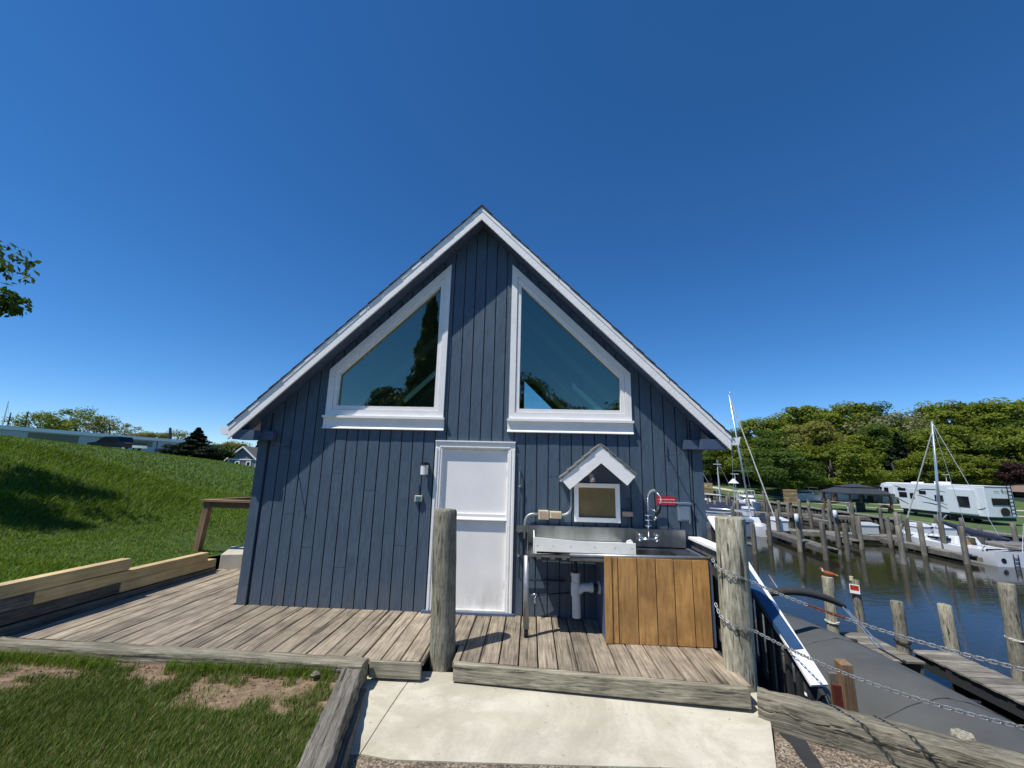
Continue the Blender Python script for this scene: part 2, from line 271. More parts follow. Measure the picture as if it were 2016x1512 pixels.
# ---------------------------------------------------------------- terrain, water, paving
TY = [-12, 0, 6, 12, 25, 50, 75, 130]
def HL(x, y):                              # the bank on the left and the plateau above it
    a = np.interp(y, TY, [-7.3, -7.3, -7.6, -8.2, -11, -33, -57, -105]); b = np.interp(y, TY, [-14.5, -14.5, -15, -17, -24, -47, -67, -120])
    p = np.interp(y, TY, [.48, .48, .42, .33, .1, -.1, -.2, -.2]); q = np.interp(y, TY, [2.8, 2.65, 2.45, 2.25, 2., 2.2, 2.5, 2.6])
    t = np.clip((a-x)/(a-b), 0, 1); s = t*t*(3-2*t)*.6+t*.4; o = np.clip((b-x)/30, 0, 1)
    dip = np.clip((x+6.6)/1.5, 0, 1)*np.interp(y, [-.3, .15, 1.5, 2.6], [0, .14, .24, .30])*np.interp(y, [6, 12], [1, 0])
    return p+(q-p)*s+(2.9-q)*o*o*(3-2*o)-dip
def sheet(name, xs, ys, H, mat, label, cat='ground'):
    m = MB(); m.grid([[(x, y, float(H(x, y))) for x in xs] for y in ys]); o = mk(name, m, mat, smooth=True); return tag(o, label, cat, kind='structure')
def spaced(a, b, n, pw=1.): return [a+(b-a)*(i/n)**pw for i in range(n+1)]
sheet('hill_ground', spaced(-4.76, -260, 110, 2.4), spaced(-14, 300, 110, 1.6), HL, 'lawn', 'green grass bank rising to a plateau left of the blue building')
def HR(x, y):
    d = y+.35*x; return -2.1+min(9., max(0., (d-88)*.13))+.0
sheet('far_bank', spaced(36.4, 330, 60, 1.5), spaced(-40, 330, 70, 1.2), HR, 'farlawn', 'mown lawn on the far harbour bank rising to the wooded slope')
m = MB(); m.grid([[(x, y, HR(x, y)+.004) for x in spaced(-4, 36.4, 12)] for y in spaced(125, 330, 10)]); tag(mk('far_bank_end', m, 'farlawn', smooth=True), 'green bank closing the far end of the harbour', 'ground', kind='structure')
m = MB(); m.box(-4.7, 3.3, 8, 125, -3.2, -.03); tag(mk('ground_behind_house', m, 'lawn'), 'level grass ground behind the blue building', 'ground', kind='structure')
m = MB(); m.box(-30, 400, -60, 330, -4.2, -4.1); tag(mk('harbor_bed', m, 'mud'), 'muddy harbour bed under the water', 'ground', kind='structure')
m = MB(); m.grid([[(x, y, -2.8) for x in (2.5, 36.6)] for y in (-60, 130)]); tag(mk('water', m, 'water'), 'calm dark blue harbour water between the docks', 'water', kind='structure')
# pale road and paths on the far bank
for i, (p, w) in enumerate((([(42, 62), (47, 52), (60, 44), (90, 32)], 2.2), ([(33, 92), (48, 66), (62, 58), (95, 46)], 3.2))):
    m = MB(); rows = []
    for k in range(13):
        t = k/12*3; j = min(2, int(t)); u = t-j; x = lerp(p[j][0], p[j+1][0], u); y = lerp(p[j][1], p[j+1][1], u); rows.append([(x, y-w/2, HR(x, y-w/2)+.02), (x, y+w/2, HR(x, y+w/2)+.02)])
    m.grid(rows); tag(mk('gravel_road', m, 'road'), ['pale gravel drive nearer the gazebo on the far bank', 'pale gravel road below the trees on the far bank'][i], 'road', kind='structure')
# asphalt round the camera, concrete apron in front of the deck
m = MB(); m.prism([(-3, -14), (6.5, -14), (6.4, -3.5), (2.9, -1.6), (2.7, -1.2), (-.3, -1.2), (-.9, -3)], -.9, -.262, 2); tag(mk('asphalt', m, 'asphalt'), 'worn stony brown asphalt beside the concrete apron', 'road', kind='structure')
ap = thing('concrete_apron', 'pale concrete apron between deck edge and asphalt, with a joint line', 'pavement', (0, -1.5, -.2), kind='structure')
def slab(poly, name):
    m = MB(); n = len(poly); zt = lambda y: -.148-.105*min(1, max(0, (-1.3-y)/.95)); m.add([(x, y, zt(y)) for x, y in poly]+[(x, y, -.5) for x, y in poly], [tuple(range(n)), tuple(range(2*n-1, n-1, -1))]+[(i, i+n, (i+1) % n+n, (i+1) % n) for i in range(n)])
    return mk(name, m, 'conc', ap)
jl = [(-.33, -1.25), (-.38, -1.6), (-.42, -1.95), (-.45, -2.32)]
slab([(-.95, -1.25), *[(x-.004, y) for x, y in jl], (-.62, -2.34), (-.8, -2.34)], 'concrete_slab')
slab([(2.93, -1.2), (2.91, -1.42), (2.82, -1.75), (2.60, -2.22), (2.2, -2.26), (1.7, -2.28), (1.1, -2.31), (.4, -2.34), (-.2, -2.36), *[(x+.004, y) for x, y in jl[::-1]]], 'concrete_slab')
m = MB(); pp = [(2.93, -1.66), (3.02, -1.63), (3.08, -1.70), (3.04, -1.78), (3.03, -1.88), (2.99, -2.0), (2.98, -2.1), (2.93, -2.25), (2.86, -2.45), (2.78, -2.44), (2.84, -2.2), (2.86, -2.03), (2.89, -1.9), (2.87, -1.8), (2.89, -1.72)]
m.prism([(a, b) for a, b in pp], -.30, -.255, 2); tag(mk('tar_patch', m, 'patch'), 'dark tar patch on the asphalt below the right timber', 'patch', kind='structure')
# seawall strip under the building on the water side
m = MB(); m.box(-4.6, 3.28, -1.2, 8, -3.2, -.32); tag(mk('foundation_ground', m, 'mud'), 'dark ground under the deck and building', 'ground', kind='structure')

# ---------------------------------------------------------------- blue gabled building
HW = 3.05; SL = .9854; AZ = 5.632; FB = 5.434; OV = .29; LEN = 8.
house = thing('blue_building', 'blue board-sided gabled building with two slanted windows and white door', 'building', (0, 4, 0))
WIN = {-1: (.47, 2.145), 1: (.47, 2.145)}; WZT, WZC, WZB = 4.83, 3.19, 2.525
def openings(front):
    o = []
    for s in (-1, 1):
        xi, xo = .47+.05, 2.145-.05; a, b = sorted((s*xi, s*xo))
        o.append((a, b, lambda x: WZB+.03, lambda x: WZC-.06+(WZT-WZC)*(2.145-abs(x))/(2.145-.47)))
    if front: o.append((-.46, .48, lambda x: -.1, lambda x: 2.11))
    return o
def zroof(x): return FB+.015-SL*abs(x)
def wall_cols(m, x0, x1, y0, y1, ops, cuts=(), gap=.0022, z0=.0):
    xs = sorted({x0, x1, *[q for o in ops for q in o[:2] if x0 < q < x1], *([0.] if x0 < 0 < x1 else [])})
    for a, b in zip(xs, xs[1:]):
        mid = (a+b)/2; iv = []; lo = lambda x: z0
        for o in sorted([o for o in ops if o[0] <= mid <= o[1]], key=lambda o: o[2](0)):
            if o[2](mid) > z0: iv.append((lo, o[2]))
            lo = o[3]
        iv.append((lo, zroof))
        for l, h in iv:
            zs = [c for c in cuts if l(mid)+.05 < c < h(mid)-.05]; es = [l]+[(lambda x, c=c: c) for c in zs]+[h]
            for k in range(len(es)-1):
                g0 = gap if k > 0 else 0; g1 = gap if k < len(es)-2 else 0
                m.hexa([(a, y0, es[k](a)+g0), (b, y0, es[k](b)+g0), (b, y1, es[k](b)+g0), (a, y1, es[k](a)+g0), (a, y0, es[k+1](a)-g1), (b, y0, es[k+1](b)-g1), (b, y1, es[k+1](b)-g1), (a, y1, es[k+1](a)-g1)])
ops = openings(True); BW = .1575; x = -HW+.12; i = 0; rb = random.Random(3)
CUTS = {2: 1.16, 4: .74, 7: .5, 9: 1.50, 12: .8, 6: 1.72, 25: 1.75, 33: 1.2}
while x < HW-.12-.02:
    b = min(x+BW, HW-.12); m = MB(); off = rb.uniform(-.002, .002)
    wall_cols(m, x+.014, b, -.004+off, .03, ops, (CUTS[i],) if i in CUTS else ())
    for k in range(0, len(m.v), 8): q = MB(); q.hexa(m.v[k:k+8]); mk('board', q, 'siding', house)
    x = b; i += 1
m = MB(); wall_cols(m, -HW+.06, HW-.06, .031, .12, ops); mk('wall_backing', m, 'bluetrim', house)
for s in (-1, 1):
    m = MB(); a, b = sorted((s*(HW+.022), s*(HW-.105))); m.hexa([(a, -.028, 0), (b, -.028, 0), (b, .02, 0), (a, .02, 0), (a, -.028, zroof(a)), (b, -.028, zroof(b)), (b, .02, zroof(b)), (a, .02, zroof(a))]); mk('corner_board', m, 'siding', house)
    m = MB(); m.box(*sorted((s*(HW-.02), s*(HW+.01))), .0, LEN, 0, zroof(HW)); sw = mk('side_wall', m, 'bluetrim', house)
    me = None
    for k in range(50):
        m = MB(); m.box(*sorted((s*(HW+.012), s*(HW+.03))), .05, .05+BW-.012, 0, zroof(HW)-.02) if me is None else None
        o = mk('side_board', m if me is None else me, 'siding', sw); me = o.data; o.location.y = k*BW
m = MB(); wall_cols(m, -HW, HW, LEN-.1, LEN, openings(False)); mk('rear_wall', m, 'bluetrim', house)
m = MB(); m.box(-2.95, 2.95, .13, LEN-.12, -.02, .0); mk('floor', m, 'floor', house)
# roof: deck, courses of shingles, rake boards, soffit, gutters
m = MB()
for s in (-1, 1): m.hexa([(0, -OV+.03, FB+.03), (s*3.33, -OV+.03, FB+.03-SL*3.33), (s*3.33, LEN+.3, FB+.03-SL*3.33), (0, LEN+.3, FB+.03), (0, -OV+.03, AZ-.01), (s*3.33, -OV+.03, AZ-.01-SL*3.33), (s*3.33, LEN+.3, AZ-.01-SL*3.33), (0, LEN+.3, AZ-.01)])
roof = mk('roof', m, 'ceil', house); roof['label'] = 'steep grey shingled roof'
nx, nz = SL/math.hypot(1, SL), 1/math.hypot(1, SL); rs = random.Random(5)
for s in (-1, 1):
    for k in range(24):
        t0, t1 = k*.1415, (k+1)*.1415+.02; t1 = min(t1, 3.37); lift = .014; fo = -OV-.016-rs.uniform(0, .010)
        p = []
        for z_ in (0, .010):
            for (t, e) in ((t0, 0.), (t1, lift)):
                for yy in (fo, LEN+.32): p.append((s*(t+nx*(e+z_)*.0+s*0), yy, AZ-SL*t+(e*.9+z_)/nz*.8))
        m = MB(); m.hexa([p[0], p[2], p[3], p[1], p[4], p[6], p[7], p[5]]); mk('shingle_course', m, 'shingle', roof)
m = MB(); m.prism([(-.16, AZ-.16*SL+.02), (0, AZ+.024), (.16, AZ-.16*SL+.02), (.16, AZ-.16*SL+.03), (0, AZ+.036), (-.16, AZ-.16*SL+.03)], -OV-.025, LEN+.33, 1); mk('ridge_cap', m, 'shingle', roof)
for s in (-1, 1):
    m = MB(); m.prism([(0, FB), (s*3.342, FB-SL*3.342), (s*3.342, AZ-.05-SL*3.342), (0, AZ-.05)], -OV, -OV+.028, 1); mk('rake_board', m, 'rake', house)
    for a, b in ((0, 1.13), (1.14, 2.6), (2.61, 3.35)) if s > 0 else ((0, 1.58), (1.59, 3.35)):
        m = MB(); m.prism([(s*a, AZ-.062-SL*a), (s*b, AZ-.062-SL*b), (s*b, AZ-.004-SL*b), (s*a, AZ-.004-SL*a)], -OV-.008, -OV+.01, 1); mk('rake_trim', m, 'white', house)
    m = MB(); m.prism([(0, FB+.022), (s*3.33, FB+.022-SL*3.33), (s*3.33, FB+.028-SL*3.33), (0, FB+.028)], -OV+.028, .0, 1); mk('soffit', m, 'bluetrim', house)
    m = MB(); z1 = FB-SL*3.33; m.box(*sorted((s*3.0, s*3.3)), -OV+.03, -.03, z1-.005, z1+.125); m.box(*sorted((s*2.82, s*3.0)), -.12, -.03, z1+.0, z1+.12); mk('eave_return', m, 'bluetrim', house)
    m = MB(); gx = s*3.345; pr = [(0, 0), (s*.1, 0), (s*.125, .085), (s*.135, .1), (s*.115, .1), (s*.09, .012), (.012*s, .012), (.012*s, .1), (0, .1)]; m.prism([(gx+a, z1+.055+b) for a, b in pr], -OV+.01, LEN+.3, 1)
    m.prism([(gx, z1+.055), (gx+s*.1, z1+.055), (gx+s*.125, z1+.15), (gx, z1+.15)], -OV+.006, -OV+.014, 1); mk('gutter', m, 'white', house)
# interior: rafters that show through the glass
for s in (-1, 1):
    for yy in (1.9, 4., 6.1):
        m = MB(); m.prism([(s*.1, FB-.1), (s*3., FB-.1-SL*2.9), (s*3., FB-.25-SL*2.9), (s*.1, FB-.25)], yy, yy+.14, 1); mk('rafter', m, 'white', house)
for s in (-1, 1):  # white strips added just inside the glass to catch sun as bright bands
    m = MB(); m.prism([(s*1.09, 2.79), (s*.5, 3.36), (s*.5, 3.27), (s*1.05, 2.735)] if s < 0 else [(1.36, 3.075), (1.78, 2.69), (1.71, 2.66), (1.35, 2.995)], .085, .11, 1); mk('sun_catch_strip', m, 'white', house)
# slanted windows
def ring(outer, inner, y0, y1, name, mat, par, split=True):
    n = len(outer)
    for k in range(n):
        m = MB(); a, b, c, d = outer[k], outer[(k+1) % n], inner[(k+1) % n], inner[k]; m.prism([a, b, c, d], y0, y1, 1); mk(name, m, mat, par)
def inset(poly, d):
    c = []; n = len(poly); A = sum(poly[i][0]*poly[(i+1) % n][1]-poly[(i+1) % n][0]*poly[i][1] for i in range(n)); sg = 1 if A > 0 else -1; L = []
    for i in range(n):
        p, q = Vector(poly[i]), Vector(poly[(i+1) % n]); t = (q-p).normalized(); nn = Vector((-t.y, t.x))*sg; L.append((p+nn*d, t))
    for i in range(n):
        (p, t), (q, w) = L[i-1], L[i]; k = ((q-p).x*w.y-(q-p).y*w.x)/(t.x*w.y-t.y*w.x); v = p+t*k; c.append((v.x, v.y))
    return c
for s in (-1, 1):
    out = [(s*.46, WZT+.015), (s*2.155, WZC), (s*2.155, WZB), (s*.46, WZB)]; i1 = inset(out, .083); i2 = inset(out, .088); i3 = inset(out, .142)
    m = MB(); m.prism(inset(out, .13), .04, .05, 1); win = mk('window', m, 'glass', house); win['label'] = 'slanted window pane left of the door' if s < 0 else 'slanted window pane right of the door'
    ring(out, i1, -.036, .0, 'casing', 'white', win); ring(i2, i3, -.02, .06, 'sash', 'white', win)
    m = MB(); a, b = sorted((s*.44, s*2.175)); m.box(a, b, -.075, .0, WZB-.035, WZB-.004); mk('sill', m, 'white', win)
    m = MB(); m.box(a+.005, b-.005, -.034, 0, WZB-.185, WZB-.036); m.prism([(-.034, WZB-.155), (-.055, WZB-.178), (-.055, WZB-.188), (-.034, WZB-.188)], a+.004, b-.004, 0); mk('apron', m, 'white', win)
# door
m = MB(); m.box(-.445, .467, .03, .075, .035, 2.085); door = mk('door', m, 'door', house, bevel=.004); door['label'] = 'plain white door with a mid rail'
m = MB(); m.box(-.437, .459, .002, .03, 1.155, 1.235); m.prism([(.03, 1.155), (-.018, 1.155), (-.018, 1.165), (.03, 1.235)], -.437, .459, 0); mk('mid_rail', m, 'door', door)
for a, b in ((-.541, -.447), (.469, .562)):
    m = MB(); m.box(a, b, -.022, .0, .03, 2.10); q = 1 if a < 0 else -1; e = b if a < 0 else a; o_ = a if a < 0 else b
    m.box(*sorted((o_, o_+q*.03)), -.036, -.022, .03, 2.10); m.box(*sorted((o_+q*.05, o_+q*.066)), -.03, -.022, .03, 2.10); m.box(*sorted((e-q*.004, e+q*.012)), -.01, .06, .03, 2.10); mk('door_jamb', m, 'white', door, bevel=.003)
m = MB(); m.box(-.541, .562, -.022, 0, 2.1, 2.185); m.box(-.545, .566, -.045, -.0, 2.185, 2.203); m.box(-.541, .562, -.034, -.022, 2.15, 2.184); m.box(-.48, .5, -.03, -.022, 2.112, 2.128); m.box(-.45, .47, .0, .06, 2.088, 2.1); mk('door_head', m, 'white', door, bevel=.003)
m = MB(); m.box(-.6, .6, -.06, .03, .0, .03); mk('threshold', m, 'blue', door)
m = MB(); m.box(-.447, .469, -.03, .03, .03, .05); mk('door_sill', m, 'grime', door)
for z_ in (1.72, .98, .3):
    m = MB(); m.tube([(.462, .022, z_), (.462, .022, z_+.1)], .008, 8); mk('hinge', m, 'iron', door)

# ---------------------------------------------------------------- small things fixed to the front wall
t = thing('wall_lamp', 'white cylinder wall lamp with dark cap left of the door', 'lamp', (-.665, 0, 1.8))
m = MB(); m.tube([(-.665, -.085, 1.735), (-.665, -.085, 1.86)], .05, 20); mk('lamp_shade', m, 'lampwhite', t, 'auto')
m = MB(); m.tube([(-.665, -.085, 1.86), (-.665, -.085, 1.895)], .056, 20); m.box(-.70, -.63, -.04, -.003, 1.8, 1.9); mk('cap', m, 'iron', t, 'auto')
t = thing('push_button_box', 'small teal faced box with a cord, below the wall lamp', 'switch', (-.735, 0, 1.4))
m = MB(); m.box(-.785, -.685, -.045, -.004, 1.375, 1.455); mk('case', m, 'cream', t, bevel=.005)
m = MB(); m.box(-.768, -.702, -.05, -.045, 1.388, 1.442); mk('face', m, 'teal', t)
m = MB(); m.tube([(-.74, -.012, 1.45), (-.742, -.01, 1.6)], .004, 6); m.tube([(-.735, -.03, 1.36), (-.735, -.03, 1.378)], .02, 8); mk('cord', m, 'copper', t)
for s in (-1, 1):
    t = thing('wall_bracket', 'thin dark rod bracket high on the wall at its '+('left' if s < 0 else 'right')+' end', 'bracket', (s*2.62, 0, 2.06))
    m = MB(); m.tube([(s*2.62, -.004, 2.07), (s*2.63, -.15, 2.075), (s*2.70, -.30, 2.078), (s*2.70, -.305, 2.10)], .007, 7); m.tube([(s*2.62, -.008, 2.02), (s*2.62, -.01, 2.18)], .009, 7); mk('rod', m, 'copper', t)
t = thing('wall_water_pipe', 'thin dark blue pipe running down the wall right of the door', 'pipe', (.63, 0, .44))
m = MB(); m.tube([(.635, -.002, 1.81), (.632, -.045, 1.8), (.632, -.05, 1.2), (.645, -.05, .47), (.665, -.05, .445), (1.24, -.05, .45)], .012, 8); mk('pipe', m, 'copper', t, True)
for z_ in (1.6, 1.02, .72):
    m = MB(); m.tube([(.637, -.05, z_), (.637, -.05, z_+.03)], .018, 8); m.box(.62, .655, -.05, -.003, z_+.005, z_+.02); mk('clip', m, 'galv', t)
t = thing('hose_valve', 'small chrome hose tap low on the wall under the counter', 'tap', (.855, -.1, .25))
m = MB(); m.tube([(.9, -.004, .27), (.87, -.1, .27), (.855, -.12, .24), (.855, -.12, .19)], .012, 8); m.tube([(.81, -.1, .285), (.9, -.1, .29)], .012, 8); mk('tap_body', m, 'chrome', t, True)
m = MB(); m.tube([(.9, -.09, .275), (1.15, -.06, .30), (1.4, -.03, .31)], .008, 6); mk('supply_hose', m, 'navy', t, True)
t = thing('wall_conduit', 'grey curved conduit with two cream boxes on the wall above the steel counter', 'conduit', (1., 0, 1.2))
def arc(c, r, a0, a1, n=8, y=-.05): return [(c[0]+r*math.cos(lerp(a0, a1, k/n)), y, c[1]+r*math.sin(lerp(a0, a1, k/n))) for k in range(n+1)]
m = MB(); m.tube([(.71, -.07, .95), (.71, -.05, 1.1)]+arc((.82, 1.15), .11, math.pi, math.pi/2)+[(.9, -.05, 1.26)], .017, 10); m.tube([(1.19, -.05, 1.258)]+arc((1.21, 1.37), .11, -math.pi/2, 0)+[(1.32, -.05, 1.43), (1.32, -.05, 1.6)], .017, 10); mk('conduit_pipe', m, 'galv', t, True)
for a, b, c, d in ((.888, 1.022, 1.198, 1.312), (1.036, 1.19, 1.215, 1.302)):
    m = MB(); m.box(a, b, -.085, -.004, c, d); o = mk('outlet_box', m, 'cream', t, bevel=.006); m = MB(); m.box(a+.02, b-.02, -.094, -.085, c+.02, d-.02); mk('cover', m, 'tan', o)
t = thing('framed_notice_box', 'white framed box with brown plexiglass under the little gable hood', 'box', (1.66, 0, 1.2))
o4 = [(1.36, 1.182), (1.955, 1.182), (1.955, 1.675), (1.36, 1.675)]; i4 = inset(o4, .055); ring(o4, i4, -.085, -.004, 'frame', 'white', t)
m = MB(); m.prism(inset(o4, .054), -.05, -.02, 1); mk('pane', m, 'plexi', t)
t = thing('gable_hood', 'little white gable hood with pale shingles over the brown panel', 'hood', (1.68, 0, 1.7))
HA = (1.685, 2.165); hs = .86
for s in (-1, 1):
    e = .515 if s < 0 else .435; L = lambda u, dz: (HA[0]+s*u, HA[1]-hs*u+dz)
    m = MB(); m.prism([L(0, 0), L(e, 0), (HA[0]+s*(e-.11), HA[1]-hs*e-.125), L(0, -.225)], -.3, -.275, 1); mk('hood_fascia', m, 'rake', t)
    m = MB(); m.prism([L(0, .0), L(e, .0), L(e, -.03), L(0, -.03)], -.275, -.003, 1); mk('hood_roof', m, 'white', t)
    for k in range(5):
        u0, u1 = e*k/5, e*(k+1)/5+.012; m = MB(); m.prism([L(u0, .002), L(u1, .018), L(u1, .045), L(u0, .026)], -.315-.004*(k % 2), -.004, 1); mk('shingle', m, 'shingle2', t)
m = MB(); m.prism([(HA[0]-.3, 1.69), (HA[0]+.3, 1.69), (HA[0], 1.96)], -.02, -.004, 1); mk('hood_back', m, 'bluetrim', t)
t = thing('flood_lamp', 'small tan flood lamp hanging under the gable hood', 'lamp', (1.56, -.2, 1.75))
m = MB(); m.tube([(1.49, -.2, 1.79), (1.53, -.22, 1.815), (1.56, -.24, 1.81)], .026, 10); mk('lamp_arm', m, 'tan', t, True)
m = MB(); m.tube([(1.56, -.24, 1.80), (1.575, -.25, 1.74), (1.578, -.255, 1.70)], [.022, .03, .036], 12); mk('bulb', m, 'bulb', t, True)
t = thing('tan_switch_box', 'pinkish tan weatherproof switch box right of the framed panel', 'switch', (2.04, 0, 1.3))
m = MB(); m.box(1.985, 2.125, -.07, -.004, 1.265, 1.325); mk('box_body', m, 'tan', t, bevel=.006)
m = MB(); m.box(1.968, 1.99, -.06, -.004, 1.255, 1.335); m.tube([(2.08, -.03, 1.0), (2.08, -.03, 1.5)], .012, 8); mk('conduit_pipe', m, 'copper', t)
t = thing('red_wall_sign', 'small red rectangular sign with two lines of white lettering', 'sign', (2.57, 0, 1.48))
m = MB(); m.box(2.449, 2.695, -.012, -.004, 1.422, 1.53); mk('plate', m, 'red', t)
m = MB(); text_strokes(m, 2.468, -.0125, 1.482, (5, 6, 5), .0150, .006, random.Random(1)); text_strokes(m, 2.478, -.0125, 1.446, (4, 4, 4, 3), .0150, .007, random.Random(2)); mk('lettering', m, 'ink', t)
t = thing('electrical_box', 'grey blue metal electrical box beside the red sign', 'electrical box', (2.785, 0, 1.3))
m = MB(); m.box(2.712, 2.86, -.085, -.004, 1.23, 1.44); mk('case', m, 'greybox', t, bevel=.004); m = MB(); m.box(2.70, 2.872, -.1, -.004, 1.44, 1.462); m.box(2.73, 2.842, -.092, -.085, 1.25, 1.42); mk('lid', m, 'greybox', t)
m = MB(); m.tube([(2.84, -.08, 1.2), (2.84, -.09, 1.245)], .007, 6); mk('hasp', m, 'galv', t)

# ---------------------------------------------------------------- fish cleaning station
st = thing('cleaning_station', 'stainless steel fish cleaning counter with sink on one leg and wood cladding', 'counter', (1.75, -.4, 0))
YF = -.745
m = MB(); m.box(.756, 2.78, -.075, -.055, .9, 1.115); m.box(.756, 2.78, -.075, -.02, 1.115, 1.12); mk('backsplash', m, 'steel', st, bevel=.004)
m = MB(); m.prism([(-.055, .88), (-.055, 1.118), (-.60, .89), (-.60, .86)], .748, .756, 0); mk('side_splash', m, 'steel', st)
m = MB(); m.box(.60, .756, -.075, -.01, 1.03, 1.115); mk('wall_bracket_plate', m, 'steel', st)
m = MB(); x0, x1, y0, y1 = .756, 2.80, YF, -.075; s0, s1, t0, t1 = 2.02, 2.52, -.62, -.22
for a in ((x0, s0, y0, y1), (s1, x1, y0, y1), (s0, s1, y0, t0), (s0, s1, t1, y1)): m.box(*a, .868, .886)
m.box(s0, s1, t0, t1, .66, .668); m.box(s0-.006, s0, t0, t1, .66, .868); m.box(s1, s1+.006, t0, t1, .66, .868); m.box(s0, s1, t0-.006, t0, .66, .868); m.box(s0, s1, t1, t1+.006, .66, .868); mk('counter_top', m, 'steel', st)
m = MB(); m.tube([(1.24, YF, .893), (2.81, YF, .905)], .02, 10); m.box(1.24, 2.8, YF, YF+.02, .83, .89); mk('rolled_edge', m, 'galv', st, True)
m = MB(); m.box(.76, 1.24, YF-.008, YF+.02, .86, .888); [m.box(q, q+.05, YF-.012, YF+.01, .838, .862) for q in (.86, 1.02, 1.15)]; mk('front_lip', m, 'steel', st)
m = MB(); m.tube([(.752, -.69, .09), (.747, -.69, .86)], .034, 14); mk('leg', m, 'galv', st, True)
m = MB(); m.tube([(.753, -.69, .0), (.752, -.69, .1)], .024, 10); mk('leg_foot', m, 'iron', st, True)
m = MB(); m.box(2.775, 2.815, YF-.01, -.06, .0, .895); mk('side_panel', m, 'blue', st)
m = MB(); m.box(1.63, 1.655, YF+.01, -.06, .0, .88); mk('side_panel', m, 'blue', st)
m = MB(); m.box(1.622, 1.70, YF-.04, YF-.018, .005, .90); mk('trim_board', m, 'cedar', st, bevel=.002)
xs = [1.70, 1.772, 1.985, 2.19, 2.392, 2.592, 2.776]
for a, b in zip(xs, xs[1:]):
    m = MB(); m.box(a+.006, b-.005, YF-.026, YF-.004, .004, .885); mk('panel_board', m, 'cedar', st, bevel=.002)
m = MB(); m.box(1.7, 2.78, YF-.014, YF+.006, .01, .88); mk('panel_backing', m, 'brown', st)
t = thing('cutting_board', 'long white plastic cutting board standing along the counter front', 'cutting board', (1.4, -.7, .9))
m = MB(); n = 12; top = [(lerp(.838, 1.985, k/n), 1.072-.032*math.sin(min(1, k/n*1.5)*math.pi/2)) for k in range(n+1)]
m.prism([(.838, .895), (1.985, .918)]+top[::-1], YF+.0, YF+.02, 1); mk('board_face', m, 'board', t)
m = MB(); m.prism([(YF, .9), (-.1, .93), (-.1, .945), (YF, .92)], .86, 1.97, 0); mk('board_top', m, 'board', t)
m = MB(); m.prism([(1.885, 1.02), (1.965, 1.03), (1.955, 1.06), (1.94, 1.075), (1.895, 1.06)], YF+.02, YF+.05, 1); mk('board_end', m, 'board', t)
m = MB(); m.box(.822, .836, YF, -.15, .9, 1.07); mk('end_plate', m, 'board', t)
for px in (.87, 1.05, 1.25, 1.52, 1.75, 1.94):
    m = MB(); m.tube([(px, YF-.003, .985), (px, YF+.002, .985)], .006, 8); mk('screw', m, 'galv', t)
t = thing('spray_faucet', 'chrome pre-rinse faucet with spring hose and black spray handle', 'faucet', (2.31, -.1, .95))
m = MB(); m.tube([(2.2, -.1, 1.0), (2.41, -.1, 1.0)], .013, 10); m.tube([(2.305, -.1, .99), (2.31, -.1, 1.36)], .011, 10); [m.tube([(q, -.085, 1.0), (q, -.06, 1.0)], .022, 10) for q in (2.2, 2.41)]; mk('mixer_bar', m, 'chrome', t, True)
for q in (2.195, 2.412):
    m = MB(); m.tube([(q, -.1, 1.0), (q, -.115, 1.03), (q, -.12, 1.055)], .014, 8); m.tube([(q-.03, -.13, 1.055), (q+.03, -.13, 1.055)], .009, 8); m.tube([(q-.025, -.12, .985), (q+.025, -.12, .985)], .014, 8); mk('lever', m, 'chrome', t, True)
for z_ in (1.15, 1.22, 1.28): m = MB(); m.tube([(2.308, -.1, z_), (2.308, -.1, z_+.03)], .02, 10); m.tube([(2.27, -.1, z_+.012), (2.35, -.1, z_+.012)], .008, 6); mk('joint', m, 'chrome', t, True)
hp = [(2.312, -.1, 1.36), (2.312, -.1, 1.48)]+[(2.38-.068*math.cos(a), -.1-.03*math.sin(a), 1.50+.11*math.sin(a)) for a in [math.pi*k/10 for k in range(8)]]
m = MB(); m.tube(hp, .011, 8); mk('hose', m, 'galv', t, True)
m = MB(); cnt = 0
for k in range(len(hp)-1):
    a, b = Vector(hp[k]), Vector(hp[k+1]); nn = max(2, int((b-a).length/.014))
    for j in range(nn): p = a.lerp(b, j/nn); d = (b-a).normalized()*.004; m.tube([p-d, p+d], .0165, 9)
mk('spring', m, 'chrome', t, True)
e = hp[-1]; m = MB(); m.tube([e, (2.462, -.14, 1.53), (2.465, -.16, 1.49), (2.44, -.18, 1.44)], .008, 8); mk('hose_end', m, 'alu', t, True)
m = MB(); m.tube([(2.44, -.18, 1.44), (2.405, -.2, 1.35), (2.385, -.2, 1.29)], [.016, .02, .015], 10); m.tube([(2.455, -.17, 1.42), (2.425, -.2, 1.33)], .009, 8); m.tube([(2.34, -.17, 1.235), (2.39, -.19, 1.215)], .018, 10); mk('spray_handle', m, 'black', t, True)
m = MB(); m.tube([(2.31, -.1, 1.36), (2.36, -.16, 1.365), (2.405, -.2, 1.345)], .008, 8); m.tube([(2.385, -.2, 1.29), (2.375, -.2, 1.26), (2.35, -.18, 1.245)], .014, 8); mk('hook', m, 'chrome', t, True)
t = thing('drain_pipe', 'white plastic drain pipe with a side branch under the counter', 'pipe', (1.34, -.4, .1))
m = MB(); m.tube([(1.345, -.42, .14), (1.335, -.42, .62)], .05, 16); mk('stand_pipe', m, 'pvc', t, 'auto')
m = MB(); m.tube([(1.335, -.42, .38), (1.336, -.42, .52)], .057, 16); m.tube([(1.334, -.42, .6), (1.334, -.42, .635)], .057, 16); m.tube([(1.36, -.42, .43), (1.42, -.42, .47), (1.5, -.42, .475)], .048, 16); mk('tee', m, 'pvc', t, 'auto')
